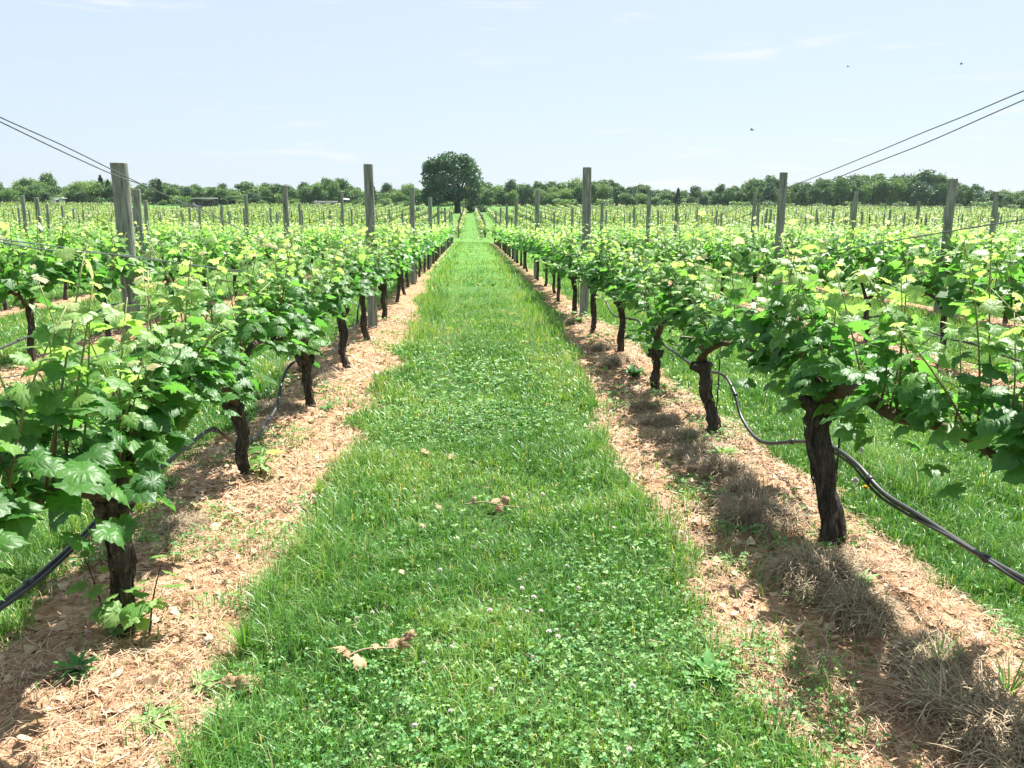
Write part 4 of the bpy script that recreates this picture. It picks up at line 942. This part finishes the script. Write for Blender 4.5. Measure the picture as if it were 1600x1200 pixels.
V = [(x, s*.9*(.86 if z > 1.3 else 1), z) for s in (-1, 1) for x, z in prof_c]; m = len(prof_c); F4 = np.array([[i, (i+1) % m, m+(i+1) % m, m+i] for i in range(m)])
c0 = len(V); V += [(0, -.9, .9), (0, .9, .9)]; F3 = np.array([[c0, (i+1) % m, i] for i in range(m)]+[[c0+1, m+i, m+(i+1) % m] for i in range(m)])
bd.add(np.array(V), [F4, F3]); ob('body', bd.mesh('body', M['dark_paint']), e)
for s in (-1, 1): part('window', [box(-.1, s*.90, 1.38, 1.0, .05, .34)], 'glass', e)
for a in (-1.6, 1.7):
    for s in (-1, 1):
        w = ob('wheel', Geo().add(*tube([(a, s*.72, .36), (a, s*.93, .36)], .36, 14)).mesh('tyre', M['rubber']), e); ob('rim', Geo().add(*tube([(a, s*.80, .36), (a, s*.945, .36)], .2, 10)).mesh('rim', M['wire']), w)
p = at_depth(91, 316, 236); z0 = float(profile(236)); e = ob('small_shed', None, None, (p.x, 236, z0)); tag(e, 'small pale shed half hidden in the treeline at far left', 'shed')
part('wall', [box(0, 0, 1.0, 2.6, 2, 2.0)], 'pale_wall', e); part('roof', [box(0.2, 0, 2.1, 3.4, 2.5, .16), box(.2, 0, 2.25, 2.4, 1.6, .14)], 'white_roof', e); part('door', [box(.3, -1.02, .85, .8, .05, 1.7)], 'wood_dark', e)
p = at_depth(540, 318, 236); z0 = float(profile(236)); e = ob('parasol', None, None, (p.x, 236, z0)); tag(e, 'pale parasol standing before the trees left of the lone tree', 'parasol')
V, F = tube([(0, 0, 2.0), (0, 0, 2.25), (0, 0, 2.45), (0, 0, 2.55)], [1.35, 1.1, .6, .05], 14); ob('canopy', Geo().add(V, F).mesh('canopy', M['white_roof'], True), e); part('pole', [tube([(0, 0, 0), (0, 0, 2.4)], .04, 6)], 'wood_dark', e); part('base', [tube([(0, 0, 0), (0, 0, .15)], .35, 10)], 'rubber', e)
p = at_depth(510, 318, 240); e = ob('greenhouse', None, None, (p.x, 240, float(profile(240)))); tag(e, 'low grey polytunnel before the trees left of the parasol', 'polytunnel')
a = np.linspace(0, math.pi, 9); V = [(x, math.cos(t)*1.4, math.sin(t)*1.6) for x in (-3.4, -1.7, 0, 1.7, 3.4) for t in a]; F4 = np.array([[i*9+j, i*9+j+1, (i+1)*9+j+1, (i+1)*9+j] for i in range(4) for j in range(8)])
ob('cover', Geo().add(np.array(V), F4).mesh('cover', M['poly'], True), e)
hp = Geo()
for x in (-3.4, -1.7, 0, 1.7, 3.4): hp.add(*tube([(x, math.cos(t)*1.43, math.sin(t)*1.63) for t in a], .04, 5))
ob('hoops', hp.mesh('hoops', M['wood_dark']), e)
# birds far off in the sky
for (px, py, s, lab) in [(1175, 203, 1., 'small dark bird gliding lowest in the sky on the right'), (1502, 100, .8, 'tiny bird high in the sky near the right edge'), (1325, 104, .6, 'faintest tiny bird in the sky between the other two')]:
    d = ray(px, py); p = Vector((0, 0, EYE))+d*60; e = ob('bird', None, None, p); e.scale = (s, s, s); e.rotation_euler = (0, .25, 1.1); tag(e, lab, 'bird')
    ob('body', Geo().add(*tube([(0, -.16, 0), (0, -.10, 0), (0, .02, .0), (0, .12, .01), (0, .17, 0)], [.01, .03, .035, .028, .008], 8)).mesh('body', M['feather'], True), e)
    for sd in (-1, 1):
        V = np.array([(0, .06, .02), (sd*.14, .08, .06), (sd*.30, .0, .03), (sd*.13, -.04, .05), (0, -.05, .02), (0, .05, .0), (sd*.14, .07, .045), (sd*.13, -.03, .04)]); F4 = np.array([[0, 1, 3, 4], [5, 4, 7, 6], [0, 5, 6, 1]]); F3 = np.array([[1, 2, 3], [6, 7, 2], [1, 6, 2], [3, 2, 7]])
        ob('wing', Geo().add(V, [F4, F3]).mesh('wing', M['feather']), e)
    ob('tail', Geo().add(np.array([(0, -.14, .01), (-.03, -.24, .0), (.03, -.24, 0), (0, -.15, -.01)]), np.array([[0, 1, 2], [3, 2, 1]])).mesh('tail', M['feather']), e)
# ------------------------------------------------------------------ thin summer haze
mm, n, o_ = newmat('haze_air'); pv = n.nodes.new('ShaderNodeVolumePrincipled'); pv.inputs['Color'].default_value = (.80, .90, 1, 1); pv.inputs['Density'].default_value = .00010; pv.inputs['Anisotropy'].default_value = .3
n.links.new(pv.outputs[0], o_.inputs['Volume'])
hv, hf = box(0, 430, 12, 2600, 1800, 36); ho = ob('haze', Geo().add(hv, hf).mesh('haze', mm)); tag(ho, 'thin pale summer haze over the vineyard', 'haze', kind='stuff')
print('STATS grass tris', NG, 'vines', len(vines), 'rest', len(rest), 'posts', npost, 'farposts', len(fp), 'objects', len(bpy.data.objects))
